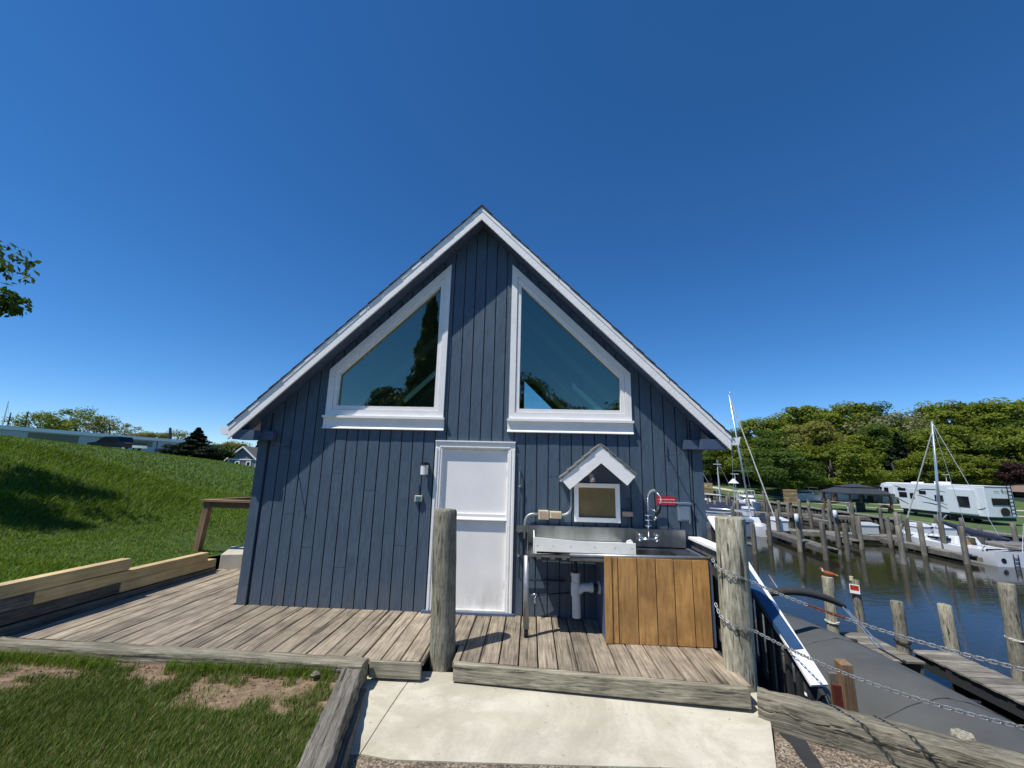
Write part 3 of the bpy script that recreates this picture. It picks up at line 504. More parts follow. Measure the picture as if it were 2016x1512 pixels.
m = MB(); m.tube([(1.5, -.42, .475), (1.54, -.42, .475)], .056, 16); m.tube([(1.6, -.42, .475), (1.625, -.42, .475)], .07, 16); mk('collar', m, 'pvc', t, 'auto')
m = MB(); m.tube([(1.53, -.42, .475), (1.61, -.42, .475)], .046, 14); m.tube([(1.334, -.42, .63), (1.334, -.42, .65)], .028, 6); m.tube([(1.334, -.42, .65), (1.334, -.42, .87)], .02, 8); mk('rubber_coupling', m, 'black', t, 'auto')

# ---------------------------------------------------------------- deck
deck = thing('deck', 'weathered grey brown plank deck round the blue building', 'deck', (0, -.7, 0), kind='structure')
def yf(x): return lerp(-1.38, -1.46, min(1, max(0, (x+4.77)/3.97))) if x < -.75 else (-1.40 if x < .05 else -1.335-.0886*(x-.066))
PW = .1905; x = -4.64; rk = random.Random(11)
while x < 2.76:
    b = min(x+PW-.013, 2.80); a0 = yf((x+b)/2)
    if x < .08 and b > -.23: a0 = -.985
    y1 = 1.75+.55*(x+4.64) if b < -3.06 else (-.006 if b < -HW+.02 or b > -HW else 0)
    if x < -3.07 < b: y1 = -.035
    dz = rk.uniform(-.003, .003); m = rbox(x, b, a0+rk.uniform(-.012, .008), y1, -.04+dz, dz); mk('plank', m, 'deck', deck); x += PW
for a, b in ((-.2585, -.226), (.052, .1125)): m = rbox(a, b, yf(0)+.01, -.99, -.04, 0); mk('plank', m, 'deck', deck)
m = MB(); [m.box(-4.6, 2.72, q, q+.04, -.2, -.046) for q in (-1.1, -.7, -.3)]; mk('joist', m, 'dockdark', deck)
m = MB(); m.box(-.735, -.235, -1.45, -1.41, -.14, .004); mk('edge_board', m, 'beam', deck, bevel=.006)
m = MB(); a, b = Vector((.07, -1.385)), Vector((2.725, -1.615)); m.bar((.07, -1.385, -.075), (2.725, -1.615, -.075), .07, .155); mk('edge_board', m, 'beam', deck, bevel=.008)
m = MB(); m.box(2.80, 2.84, -1.1, 0, -.3, -.03); mk('edge_board', m, 'dockdark', deck)
# timber edging between lawn and deck
R1 = random.Random(21)
for i, (a, b, z) in enumerate((((-7.2, -1.42), (-4.50, -1.475), .05), ((-4.48, -1.48), (-.735, -1.565), .055))):
    o = rough_bar('edging_timber', (*a, z), (*b, z), .165, .2, 'beam', None, 44, .006, R1)
    tag(o, ['short end of grey edging timber at the far left of the deck front', 'long grey edging timber along the deck front by the lawn'][i], 'timber', 'edging timbers')
wall = thing('retaining_wall', 'stacked old dark timbers between the lawn and the concrete apron', 'retaining wall', (-.7, -2.3, -.2))
for k, (dx, z) in enumerate(((0, .012), (.06, -.165), (.12, -.345))):
    rough_bar('timber', (-.84+dx, -1.60, z), (-.28+dx, -4.1, z-.03), .185, .17, 'oldx', wall, 44, .007, R1)
# new timbers along the left side
tw = thing('timber_wall', 'low wall of new yellow and old grey timbers along the left lawn', 'retaining wall', (-4.75, 0, 0))
def xw(y): return -4.655+.04*(y > 0)*y/1.6-.075*(y < 0)*y/-1.3
for (y0, y1, z0, z1, mt, off) in ((-3.4, .02, .375, .515, 'newwood', 0), (-3.4, -1.05, .235, .372, 'beamy', 0), (-1.045, 1.42, .235, .372, 'newwood', .006), (-3.4, -.07, .10, .232, 'beamy', -.004), (-.065, 1.62, .10, .232, 'newwood', .004), (-3.4, 1.62, -.04, .097, 'beamy', .012)):
    m = MB(); p, q = xw(y0)+off, xw(y1)+off; z1b = z1-(.035 if y1 > 1 else 0); z0b = z0-(.03 if y1 > 1 else 0)
    m.hexa([(p-.14, y0, z0), (p, y0, z0), (q, y1, z0b), (q-.14, y1, z0b), (p-.14, y0, z1), (p, y0, z1), (q, y1, z1b), (q-.14, y1, z1b)]); mk('timber', m, mt, tw, bevel=.006)
o = MB(); o.prism([(-4.62, 1.72), (-3.9, 1.95), (-3.09, 2.25), (-3.09, 3.6), (-4.4, 3.0), (-4.95, 2.45)], -.02, .245, 2); tag(mk('concrete_landing', o, 'conc', bevel=.01), 'pale concrete landing at the end of the yellow timber wall', 'landing', kind='structure')
dk2 = thing('rear_deck', 'strip of deck planks beyond the concrete landing', 'deck', (-4, 3.5, .2), kind='structure')
for k in range(6): m = rbox(-4.9+k*.3, -4.9+k*.3+.28, 3.0+k*.12, 8, .2, .25); mk('plank', m, 'deck', dk2)
hr = thing('wood_handrail', 'brown wooden handrail with a post beside the left wall', 'handrail', (-5.3, 2., .3))
m = MB(); m.hexa([(-5.36, 1.98, .2), (-5.25, 1.98, .2), (-5.25, 2.09, .2), (-5.36, 2.09, .2), (-5.28, 1.98, 1.1), (-5.17, 1.98, 1.1), (-5.17, 2.09, 1.1), (-5.28, 2.09, 1.1)]); mk('post', m, 'brown', hr, bevel=.004)
m = MB(); m.box(-5.24, -3.2, 2.0, 2.04, 1.0, 1.10); mk('rail', m, 'brownx', hr, bevel=.003)
m = MB(); m.box(-5.32, -3.2, 1.94, 2.08, 1.105, 1.145); mk('cap', m, 'brownx', hr, bevel=.004)
m = MB(); m.bar((-5.25, 2.05, 1.127), (-4.3, 4.4, 1.127), .14, .035); m.bar((-5.25, 2.05, 1.05), (-4.3, 4.4, 1.05), .04, .1); mk('side_rail', m, 'brownx', hr)

# ---------------------------------------------------------------- bollard, big pile, chains, rails
def pile_mesh(r0, r1, z0, z1, lean=(0, 0), seg=18, rings=9, jit=.008, seed=0, dome=.02):
    R = random.Random(seed); m = MB(); rows = []; off = [R.uniform(-jit, jit) for _ in range(seg)]
    for i in range(rings+1):
        t = i/rings; r = lerp(r0, r1, t); rows.append([(lean[0]*t+math.cos(2*math.pi*k/seg)*(r+off[k % seg]+R.uniform(-jit, jit)*.4), lean[1]*t+math.sin(2*math.pi*k/seg)*(r+off[k % seg]+R.uniform(-jit, jit)*.4), lerp(z0, z1-dome, t)) for k in list(range(seg))+[0]])
        rows[-1][-1] = rows[-1][0]
    rows.append([(lean[0]+(p[0]-lean[0])*.88, lean[1]+(p[1]-lean[1])*.88, z1+R.uniform(-.004, .004)) for p in rows[-1]]); rows.append([(lean[0], lean[1], z1+.004)]*(seg+1)); m.grid(rows); return m
def weld(o):
    import bmesh; b = bmesh.new(); b.from_mesh(o.data); bmesh.ops.remove_doubles(b, verts=b.verts, dist=1e-4); bmesh.ops.recalc_face_normals(b, faces=b.faces); b.to_mesh(o.data); b.free(); o.data.set_sharp_from_angle(angle=.9); return o
o = weld(mk('bollard_post', pile_mesh(.128, .122, -.3, 1.39, (-.06, .0), 22, 10, .005, 1), 'pile', smooth=True)); o.location = (-.085, -1.125, 0); tag(o, 'round weathered timber bollard in front of the white door', 'bollard')
o = weld(mk('mooring_pile', pile_mesh(.155, .142, -3.2, 1.405, (.03, 0), 26, 16, .007, 2, .012), 'pile', smooth=True)); o.location = (2.815, -1.21, 0); tag(o, 'thick weathered pile at the deck corner carrying two chains', 'pile')
def link_mesh():
    m = MB(); n, k = 12, 6; L, w, r = .0155, .0095, .0034; rows = []
    for i in range(n+1):
        a = 2*math.pi*i/n; c, s_ = math.cos(a), math.sin(a); cx = L*(1 if c > 0 else -1 if abs(c) > 1e-6 else 0)*.6+c*w; cy = s_*w
        rows.append([(cx+c*r*math.cos(b), cy+s_*r*math.cos(b), r*math.sin(b)) for b in [2*math.pi*j/k for j in range(k+1)]])
    m.grid(rows); me = m.mesh('link'); me.materials.append(MT['galv']); [setattr(p, 'use_smooth', True) for p in me.polygons]; return me
LM = link_mesh(); LMR = LM.copy(); LMR.materials.clear(); LMR.materials.append(MT['rust'])
def chain(pts, label, rust=None):
    root = thing('chain', label, 'chain', pts[0], 'safety chains along the quay'); d = 0; P = [Vector(p) for p in pts]; seg = 0; pos = P[0]; k = 0; step = .030; tot = 0; total = sum((P[i+1]-P[i]).length for i in range(len(P)-1))
    acc = [0]
    for i in range(len(P)-1): acc.append(acc[-1]+(P[i+1]-P[i]).length)
    s_ = 0
    while s_ < total:
        i = max(j for j in range(len(P)-1) if acc[j] <= s_); u = (s_-acc[i])/(acc[i+1]-acc[i]); p = P[i].lerp(P[i+1], u); dr = (P[i+1]-P[i]).normalized()
        me = LMR if rust and rust[0] < s_/total < rust[1] else LM; o = bpy.data.objects.new('link', me); COL.objects.link(o); o.parent = root
        q = dr.to_track_quat('X', 'Z') @ Vector((0, 0, 1)).rotation_difference(Vector((0, 0, 1))); rot = (dr.to_track_quat('X', 'Z').to_matrix() @ Matrix.Rotation(math.radians(45+90*(k % 2)+random.uniform(-12, 12)), 3, 'X')).to_4x4()
        o.matrix_local = Matrix.Translation(p-Vector(pts[0])) @ rot @ Matrix.Scale(1.12, 4); s_ += step; k += 1
def cat(a, b, sag, n=14): return [Vector(a).lerp(Vector(b), t/n)-Vector((0, 0, 4*sag*t/n*(1-t/n))) for t in range(n+1)]
chain([(2.655, -1.2, .97), (2.66, -1.27, .915), (2.72, -1.355, .895), (2.83, -1.372, .86), (2.93, -1.335, .825)]+cat((2.96, -1.36, .81), (3.52, -3.25, .84), .05)[1:], 'upper steel chain with a rusty stretch, hung from the thick pile', (.42, .56))
chain([(2.655, -1.2, .55), (2.66, -1.27, .47), (2.73, -1.36, .425), (2.84, -1.374, .40), (2.94, -1.335, .375)]+cat((2.97, -1.36, .365), (3.52, -3.25, .56), .08)[1:], 'lower bright steel chain hung from the thick pile')
o = weld(mk('mooring_pile', pile_mesh(.13, .12, -3, 1.15, (0, 0), 16, 6, .006, 3), 'pile', smooth=True)); o.location = (3.58, -3.4, 0); tag(o, 'chain post at the quay edge beyond the right of the view', 'pile')
# guard rail on the deck's water side
gr = thing('guard_rail', 'grey baluster guard rail with white cap beside the counter', 'railing', (2.9, -.5, 0))
m = MB(); m.box(2.83, 2.985, -1.07, .0, 1.0, 1.035); mk('cap', m, 'white', gr, bevel=.004)
m = MB(); m.box(2.865, 2.9, -1.07, .0, .89, .998); mk('top_rail', m, 'grey', gr)
m = MB(); m.box(2.865, 2.905, -1.2, .0, .06, .17); mk('bottom_rail', m, 'grey', gr)
for k in range(8): m = MB(); y = -1.0+k*.135; m.box(2.908, 2.945, y, y+.085, -.15, .96); mk('baluster', m, 'grey', gr)
sr = thing('stair_rail', 'sloping stair handrail with white and blue cap going down to the dock', 'handrail', (3.4, -.5, 0))
A, B_ = Vector((3.165, -.02, 1.29)), Vector((3.4, -1.5, -.005)); dr = (B_-A).normalized()
def at(y): return A.z+(y-A.y)*(B_.z-A.z)/(B_.y-A.y)
def xa(y): return A.x+(y-A.y)*(B_.x-A.x)/(B_.y-A.y)
m = MB(); m.bar(A, B_, .165, .035, (0, 0, 1)); mk('cap', m, 'white', sr, bevel=.006)
m = MB(); upn = Vector((0, -dr.z, dr.y)); upn = upn if upn.z > 0 else -upn; m.bar(Vector((xa(-.56)-.05, -.56, at(-.56)))+upn*.006, Vector((xa(-1.27)-.008, -1.27, at(-1.27)))+upn*.006, .135, .046); mk('blue_strip', m, plain('rail_strip_blue', (.035, .085, .18), .45, bmp=.2), sr)  # separate blue strip laid on the white cap, short of both ends
m = MB(); m.bar(A-Vector((0, 0, .10)), B_-Vector((0, 0, .10)), .04, .12); mk('top_rail', m, 'dockdark', sr)
m = MB(); m.bar(A-Vector((0, 0, .95)), B_-Vector((0, 0, .95)), .05, .2); mk('stringer', m, 'dockdark', sr)
for k in range(12):
    y = -1.42+k*.125; q = xa(y); m = MB(); m.hexa([(q-.025, y, at(y)-.95), (q+.01, y, at(y)-.95), (q+.01, y+.06, at(y)-.93), (q-.025, y+.06, at(y)-.93), (q-.025, y, at(y)-.05), (q+.01, y, at(y)-.05), (q+.01, y+.06, at(y)-.02), (q-.025, y+.06, at(y)-.02)]); mk('baluster', m, 'dockdark', sr)
m = pile_mesh(.085, .08, -2.6, -.06, (0, 0), 14, 6, .004, 5); o = mk('newel_post', m, 'grey', sr, smooth=True); weld(o); o.location = Vector((3.46, -1.40, 0)); o.matrix_parent_inverse = Matrix.Translation(-LOC[sr.name])
t = thing('brown_post', 'square brown wooden post with a red board on the bank below the chain', 'post', (4.22, -.62, -1))
m = MB(); m.hexa([(4.17, -.68, -2.6), (4.29, -.68, -2.6), (4.29, -.57, -2.6), (4.17, -.57, -2.6), (4.14, -.68, -.14), (4.26, -.68, -.14), (4.26, -.57, -.12), (4.14, -.57, -.12)]); mk('post', m, 'brown', t, bevel=.004)
m = MB(); m.box(4.06, 4.15, -.64, -.60, -1.2, -.36); mk('board', m, 'redboard', t)
m = MB(); m.box(4.06, 4.15, -.60, -.56, -1.2, -.26); mk('green_board', m, 'grey', t)
t = MB(); t.box(4.19, 4.28, .86, .95, -2.6, -.22); tag(mk('short_post', t, 'brown', bevel=.004), 'short brown post end beside the boat cover behind the blue rail', 'post')
o = weld(mk('pile_stub', pile_mesh(.085, .08, -1.5, -.26, (0, 0), 14, 4, .004, 6), 'pile', smooth=True)); o.location = (4.46, -1.62, 0); tag(o, 'round pile end just showing above the right quay timber', 'pile')
tag(rough_bar('quay_timber', (2.80, -1.60, -.02), (5.6, -3.10, -.05), .2, .24, 'beam', None, 70, .010, random.Random(33)), 'cracked weathered timber along the quay edge at lower right', 'timber')
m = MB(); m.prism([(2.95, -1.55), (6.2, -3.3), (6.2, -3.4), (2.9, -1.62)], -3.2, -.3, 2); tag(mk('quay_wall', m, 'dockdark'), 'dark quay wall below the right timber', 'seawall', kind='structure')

# ---------------------------------------------------------------- grass
def blades(name, P, h, w, lean, mat, label, segs=2):
    """one mesh of tapering curved blades; P (n,3) roots"""
    n = len(P); a = RNG.uniform(0, 2*math.pi, n); hh = h*RNG.uniform(.5, 1.25, n); ww = w*RNG.uniform(.6, 1.2, n)
    d = np.stack([np.cos(a), np.sin(a), np.zeros(n)], 1); s = np.stack([-np.sin(a), np.cos(a), np.zeros(n)], 1)
    ld = np.array(lean)*RNG.uniform(.3, 1.3, (n, 1))+d*RNG.uniform(.1, .7, (n, 1)); V = np.zeros((n, 5, 3)); z = np.array([0, 0, 1.])
    mid = P+z*(hh*.55)[:, None]+ld*(hh*.28)[:, None]; tip = P+z*(hh*.92)[:, None]+ld*(hh*.95)[:, None]
    V[:, 0] = P-s*ww[:, None]/2; V[:, 1] = P+s*ww[:, None]/2; V[:, 2] = mid+s*ww[:, None]*.4; V[:, 3] = mid-s*ww[:, None]*.4; V[:, 4] = tip
    me = bpy.data.meshes.new(name); me.vertices.add(n*5); me.vertices.foreach_set('co', V.reshape(-1).astype(np.float32))
    base = (np.arange(n)*5)[:, None]; q = base+np.array([0, 1, 2, 3]); tr = base+np.array([3, 2, 4]); lp = np.concatenate([q, tr], 1).reshape(-1)
    me.loops.add(len(lp)); me.loops.foreach_set('vertex_index', lp.astype(np.int32)); st_ = np.stack([np.arange(n)*7, np.arange(n)*7+4], 1).reshape(-1)
    me.polygons.add(2*n); me.polygons.foreach_set('loop_start', st_.astype(np.int32)); me.update(calc_edges=True); me.materials.append(MT[mat])
    o = bpy.data.objects.new(name, me); COL.objects.link(o); return tag(o, label, 'grass', kind='stuff')
def vnoise(x, y, f, seed):
    r = np.random.default_rng(seed); G = r.random((64, 64)); X = x*f; Y = y*f; i = np.floor(X).astype(int); j = np.floor(Y).astype(int); u = X-i; v = Y-j; u = u*u*(3-2*u); v = v*v*(3-2*v)
    g = lambda a, b: G[a % 64, b % 64]
    return (g(i, j)*(1-u)+g(i+1, j)*u)*(1-v)+(g(i, j+1)*(1-u)+g(i+1, j+1)*u)*v
# the small lawn in front: soil with bare patches along the timbers
def zplot(x, y): return -.045+.02*(vnoise(x, y, 2.2, 4)-.5)-.0*x
px = np.linspace(-7, -.2, 90); py = np.linspace(-7, -1.5, 80); m = MB(); XX, YY = np.meshgrid(px, py); ZZ = zplot(XX, YY)+.016*(vnoise(XX, YY, 9, 5)-.5)
m.grid([[(min(float(XX[j, i]), float(-.84+.224*(-1.6-YY[j, i]))), float(YY[j, i]), float(ZZ[j, i])) for i in range(90)] for j in range(80)])
tag(mk('front_lawn_soil', m, 'soil', smooth=True), 'bare brown soil under the front lawn', 'ground', kind='structure')
n = 330000; x = RNG.uniform(-6.2, -.3, n); y = RNG.uniform(-4.6, -1.62, n); k = x < -.93+.224*(-1.6-y); x, y = x[k], y[k]
dep = (-1.6-y); bare = vnoise(x, y, 1.35, 8)*.6+vnoise(x, y, 4.5, 9)*.4; thr = np.interp(dep, [0, .12, .3, .55, .85, 1.2], [.53, .56, .55, .41, .24, .04])+np.where(x > -2.1, .06, 0)*(dep < .7)+np.where((x > -3.6) & (x < -2.7) & (dep < .35), .08, 0)
k = (bare+RNG.normal(size=len(x))*.07 > thr-.015) | ((vnoise(x, y, 7., 22) > .72) & (RNG.random(len(x)) < .5)); x, y = x[k], y[k]; k = RNG.random(len(x)) < np.interp(y, [-4.6, -3.2, -1.6], [.55, 1., 1.]); x, y = x[k], y[k]
blades('front_lawn_grass', np.stack([x, y, zplot(x, y)-.004], 1), .060, .0042, (.22, .14, 0), 'grass', 'dark green lawn grass in the front left corner')
sm = MB(); R = random.Random(41)
def pebble(m, x, y, z, r, R):
    pts = [Vector(p) for p in ((1, 0, 0), (0, 1, 0), (-1, 0, 0), (0, -1, 0), (0, 0, 1), (0, 0, -1), (.7, .7, .1), (-.7, .7, .1), (-.7, -.7, .1), (.7, -.7, .1))]; V = [(x+p.x*r*R.uniform(.7, 1.2), y+p.y*r*R.uniform(.7, 1.2), z+p.z*r*.7) for p in pts]
    m.add(V, [(0, 6, 4), (6, 1, 4), (1, 7, 4), (7, 2, 4), (2, 8, 4), (8, 3, 4), (3, 9, 4), (9, 0, 4), (6, 0, 5), (1, 6, 5), (7, 1, 5), (2, 7, 5), (8, 2, 5), (3, 8, 5), (9, 3, 5), (0, 9, 5)])
for _ in range(900):
    dx = R.random()**1.6*.8; xx = R.uniform(-5, -.95); yy = -1.66-dx
    if xx < -.95+.224*(-1.6-yy): pebble(sm, xx, yy, float(zplot(np.array(xx), np.array(yy)))+.004, R.uniform(.004, .013), R)
tag(mk('soil_clods', sm, 'soil'), 'crumbs of soil and grit on the bare patches', 'soil', kind='stuff')
m = MB(); pebble(m, 0, 0, 0, .045, R); o = mk('field_stone', m, 'stone', smooth='auto'); o.location = (-1.12, -1.74, -.0); tag(o, 'grey stone lying in the soil by the corner of the timbers', 'stone')
# tufts along the foot of timbers, then the bank
n = 5000; x = RNG.uniform(-6, -.98, n); y = -1.66-RNG.random(n)**2*.12; k = vnoise(x, y, 2.5, 12) > .55; blades('edge_tufts', np.stack([x[k], y[k], zplot(x[k], y[k])], 1), .10, .005, (.3, .1, 0), 'hillgrass', 'taller grass tufts along the edging timber')
def hill(n, d0, d1, h, w, name, label, seed):
    d = d0+(d1-d0)*RNG.random(n)**1.35; ang = RNG.uniform(-.05, 1.02, n); x = .78-np.sin(ang)*d*1.15; y = -5.86+np.cos(ang)*d; k = (x < -4.84) & (y > -4) & ((x < -5.1) | (y < 9)); x, y, d = x[k], y[k], d[k]
    k = vnoise(x, y, .9, seed)*.5+vnoise(x, y, 3.3, seed+1)*.5 > .06; x, y, d = x[k], y[k], d[k]
    hh = h*np.interp(np.abs(x), [5, 7.5, 9, 13, 15], [.6, .7, 1.5, 1., .55])*(d/d0)**.3; P = np.stack([x, y, HL(x, y)-.01], 1); return blades(name, P, hh, w*(d/d0)**.7, (.35, .15, 0), 'hillgrass', label)
hill(230000, 5.5, 17, .075, .008, 'near_bank_grass', 'bright green grass on the near part of the bank', 31)
hill(120000, 16, 55, .09, .024, 'far_bank_grass', 'grass blades on the farther part of the bank', 35)

# ---------------------------------------------------------------- trees
def leaf_mesh(name, C, N_, size, mat, fold=.25):
    n = len(C); r = RNG.normal(size=(n, 3)); N_ = N_+r*.75; N_ /= np.linalg.norm(N_, axis=1)[:, None]; a = np.cross(N_, RNG.normal(size=(n, 3))); a /= np.linalg.norm(a, axis=1)[:, None]; b = np.cross(N_, a)
    s = size*RNG.uniform(.55, 1.3, n)[:, None]; V = np.stack([C-a*s*.5, C+b*s*.33+N_*s*fold*.4, C+a*s*.62, C-b*s*.33+N_*s*fold*.4], 1)
    me = bpy.data.meshes.new(name); me.vertices.add(4*n); me.vertices.foreach_set('co', V.reshape(-1).astype(np.float32)); me.loops.add(4*n); me.loops.foreach_set('vertex_index', np.arange(4*n, dtype=np.int32))
    me.polygons.add(n); me.polygons.foreach_set('loop_start', (np.arange(n)*4).astype(np.int32)); me.update(calc_edges=True); me.materials.append(MT[mat]); return me
def crown(seed, n, rad, cz, K, cr, size, mat, low=-.75, shell=.5):
    """leaves in clumps spread through an uneven ellipsoid"""
    r = np.random.default_rng(seed); d = r.normal(size=(K, 3)); d /= np.linalg.norm(d, axis=1)[:, None]; d[:, 2] = np.maximum(d[:, 2], low)
    cc = d*np.array(rad)*(shell+(1-shell)*r.random((K, 1))**.5)*r.uniform(.85, 1.12, (K, 1)); w = r.uniform(.5, 1.5, K); idx = r.choice(K, n, p=w/w.sum())
    e = r.normal(size=(n, 3)); e /= np.linalg.norm(e, axis=1)[:, None]; rr = cr*(.55+.7*r.random(K))[idx]; off = e*(rr*r.random(n)**.35)[:, None]*np.array([1.15, 1.15, .75]); C = cc[idx]+off; N_ = e*.8+d[idx]*.5+np.array([0, 0, .6])
    C[:, 2] += cz; return leaf_mesh('crown', C, N_, size, mat), cc+np.array([0, 0, cz])
def trunk_mesh(h, r, limbs, zf=.35):
    m = MB(); m.tube([(0, 0, -.4), (.05*r, 0, h*.3), (-.1*r, .1*r, h*.6), (0, 0, h)], [r*1.25, r, r*.75, r*.25], 10)
    for p in limbs: q = Vector(p); a = Vector((0, 0, h*(zf+.4*random.random()))); m.tube([a, a.lerp(q, .5)+Vector((0, 0, .3)), q], [r*.42, r*.26, r*.07], 6)
    return m
PROTO = {}
def proto(kind, seed, n=5200):
    if kind == 'con':
        r = np.random.default_rng(seed); t = r.random(n)**.75; lay = np.round(t*13)/13+r.normal(size=n)*.012; a = r.uniform(0, 6.283, n); sp = np.round(a/6.283*11+lay*37)/11*6.283+r.normal(size=n)*.16; R_ = (1-lay)*3.1+.12; q = r.random(n)**.6*R_*(.8+.3*np.sin(sp*3+lay*40))
        C = np.stack([np.cos(sp)*q, np.sin(sp)*q, .9+lay*9.1-q*.28+r.normal(size=n)*.1], 1); me = leaf_mesh('crown', C, np.stack([np.cos(sp)*.4, np.sin(sp)*.4, np.ones(n)], 1), .42, 'needle'); limbs = []
    else: me, cc = crown(seed, n, (3.9, 3.9, 3.9) if kind == 'round' else (3.3, 3.3, 4.3) if kind == 'tall' else (4.2, 4.2, 3.3), 5.7 if kind != 'wide' else 5.2, 46 if kind != 'airy' else 34, 1.2, .32 if kind != 'airy' else .33, 'leaf'); limbs = cc[:9]
    tm = trunk_mesh(9 if kind == 'con' else 7., .26, limbs).mesh('trunk'); tm.materials.append(MT['bark']); return me, tm
for k, sd_ in (('round', 1), ('round', 2), ('tall', 3), ('wide', 4), ('con', 5), ('airy', 6)): PROTO[k+str(sd_)] = proto(k, sd_, 4200 if k == 'airy' else 14000)
def tree(name, kind, x, y, z, h, wid, mat, label, group, rot=None, cat='tree'):
    me, tm = PROTO[kind]; t = thing(name, label, cat, (x, y, z-.1), group); t.scale = (wid/8., wid/8., h/10.); t.rotation_euler.z = random.uniform(0, 6.28) if rot is None else rot
    for nm, q in (('crown', me), ('trunk', tm)):
        o = bpy.data.objects.new(nm, q); COL.objects.link(o); o.parent = t
        if nm == 'crown': o.material_slots[0].link = 'OBJECT'; o.material_slots[0].material = MT[mat]
    return t
G = 'trees on the far bank'
LB = {'leaf': 'bright green leafy tree in the wooded slope across the harbour', 'leafd': 'dark green leafy tree in the wooded slope across the harbour', 'leafy': 'yellow green tree in the wooded slope across the harbour', 'needle': 'dark conifer in the wooded slope across the harbour', 'leafr': 'purple leaved tree in front of the long brick building', 'leafp': 'thin pale tree among the wooded slope across the harbour'}
FT = [(47.6, 106.6, 12.8, 'round1', 'leaf'), (50.6, 101.7, 12.1, 'tall3', 'leafd'), (58.1, 101.4, 15.4, 'round2', 'leaf'), (65.6, 101.1, 19.2, 'round1', 'leaf'), (77.9, 104.4, 20.2, 'round2', 'leaf'), (83.4, 101.9, 18.6, 'tall3', 'leafd'), (83.2, 94.9, 18.5, 'airy6', 'leafp'), (96, 102.8, 17.9, 'round1', 'leaf'), (104.8, 102.6, 21.1, 'round2', 'leaf'), (106.5, 97.8, 19.3, 'round1', 'leaf'), (105.3, 89.7, 19.5, 'round2', 'leaf'), (113, 89.9, 20.1, 'round1', 'leaf'),
      (39.1, 88, 6.6, 'round2', 'leafd'), (44.2, 86, 9, 'round1', 'leaf'), (50.3, 83, 10.4, 'tall3', 'leafd'), (56.4, 81.6, 12.4, 'round2', 'leafy'), (63.1, 82.2, 10.7, 'round1', 'leaf'), (71.6, 85.5, 11.7, 'tall3', 'leafd'), (71.8, 79.8, 9.7, 'con5', 'needle'), (81, 82.8, 12.3, 'round2', 'leaf'), (86.1, 82.2, 11.2, 'round1', 'leaf'), (87.9, 78.5, 9.9, 'round2', 'leafd'), (91.3, 76.2, 12.2, 'round1', 'leaf'),
      (40.6, 63.6, 5.9, 'round1', 'leafd'), (50, 66.9, 7.4, 'round2', 'leaf'), (56.2, 69.5, 6.2, 'wide4', 'leaf'), (46, 74, 7.5, 'wide4', 'leafd'), (71.6, 73.2, 6.9, 'round1', 'leaf'), (76.4, 72.4, 6.2, 'round2', 'leaf'), (82, 71, 5.6, 'wide4', 'leafr'), (90, 70, 7, 'round1', 'leafd'), (36.5, 100, 9.5, 'round2', 'leaf'), (40, 112, 12, 'round1', 'leafd'), (30, 128, 11, 'round2', 'leaf'), (22, 131, 11, 'round1', 'leafd'), (14, 132, 12, 'round2', 'leaf'), (99, 82, 13, 'tall3', 'leafd'), (66, 92, 12, 'round2', 'leafd'), (92, 92, 14, 'round1', 'leafd'), (76, 90, 13, 'round1', 'leaf'), (57, 93, 11, 'round1', 'leafd'), (112, 78, 15, 'round2', 'leaf'), (120, 84, 18, 'round1', 'leaf')]
ROW = lambda y: 'back' if y >= 94 else 'middle' if y >= 76 else 'front'
RK = {}
for rw in ('back', 'middle', 'front'):
    q = [f for f in FT if ROW(f[1]) == rw]
    for f, r in zip(q, across(q)): RK[f[:2]] = f'{ORD[r]} tree from the left in the {rw} row across the harbour'
for x, y, zt, k, mt in FT:
    z = HR(x, y); h = zt-z; front = y < 75 and x < 60
    lb = {(40.6, 63.6): 'dark green rounded tree standing alone on the lawn by the water', (50, 66.9): 'broad green tree behind the dark gazebo', (46, 74): 'low dark tree shading the parked boats'}.get((x, y), LB[mt] if mt == 'leafr' else {'leaf': 'bright green', 'leafd': 'dark green', 'leafy': 'yellow green', 'needle': 'dark conifer,', 'leafp': 'thin pale'}[mt]+' '+RK[(x, y)])
    tree('broadleaf_tree' if mt != 'needle' else 'conifer', k, x, y, z, h*1.04, h*(.95 if h > 14 else 1.05 if h > 10 else 1.15), mt, lb, G)
SHP = [(lerp(38, 122, i/33), lerp(97, 74, i/33)+random.uniform(-4, 4)) for i in range(34)]; SHR = across(SHP)
for i in range(34):                          # undergrowth that closes the foot of the slope
    x, y = SHP[i]; z = HR(x, y); tree('slope_shrub', random.choice(('wide4', 'round1', 'round2')), x, y, z-.8, random.uniform(4.5, 7.5), random.uniform(6.5, 9), random.choice(('leaf', 'leafd', 'leafd')), f'leafy bush, {ORD[SHR[i]]} from the left at the foot of the wooded slope', 'bushes under the far trees', cat='bush')
def zl(x, y): return float(HL(x, y))
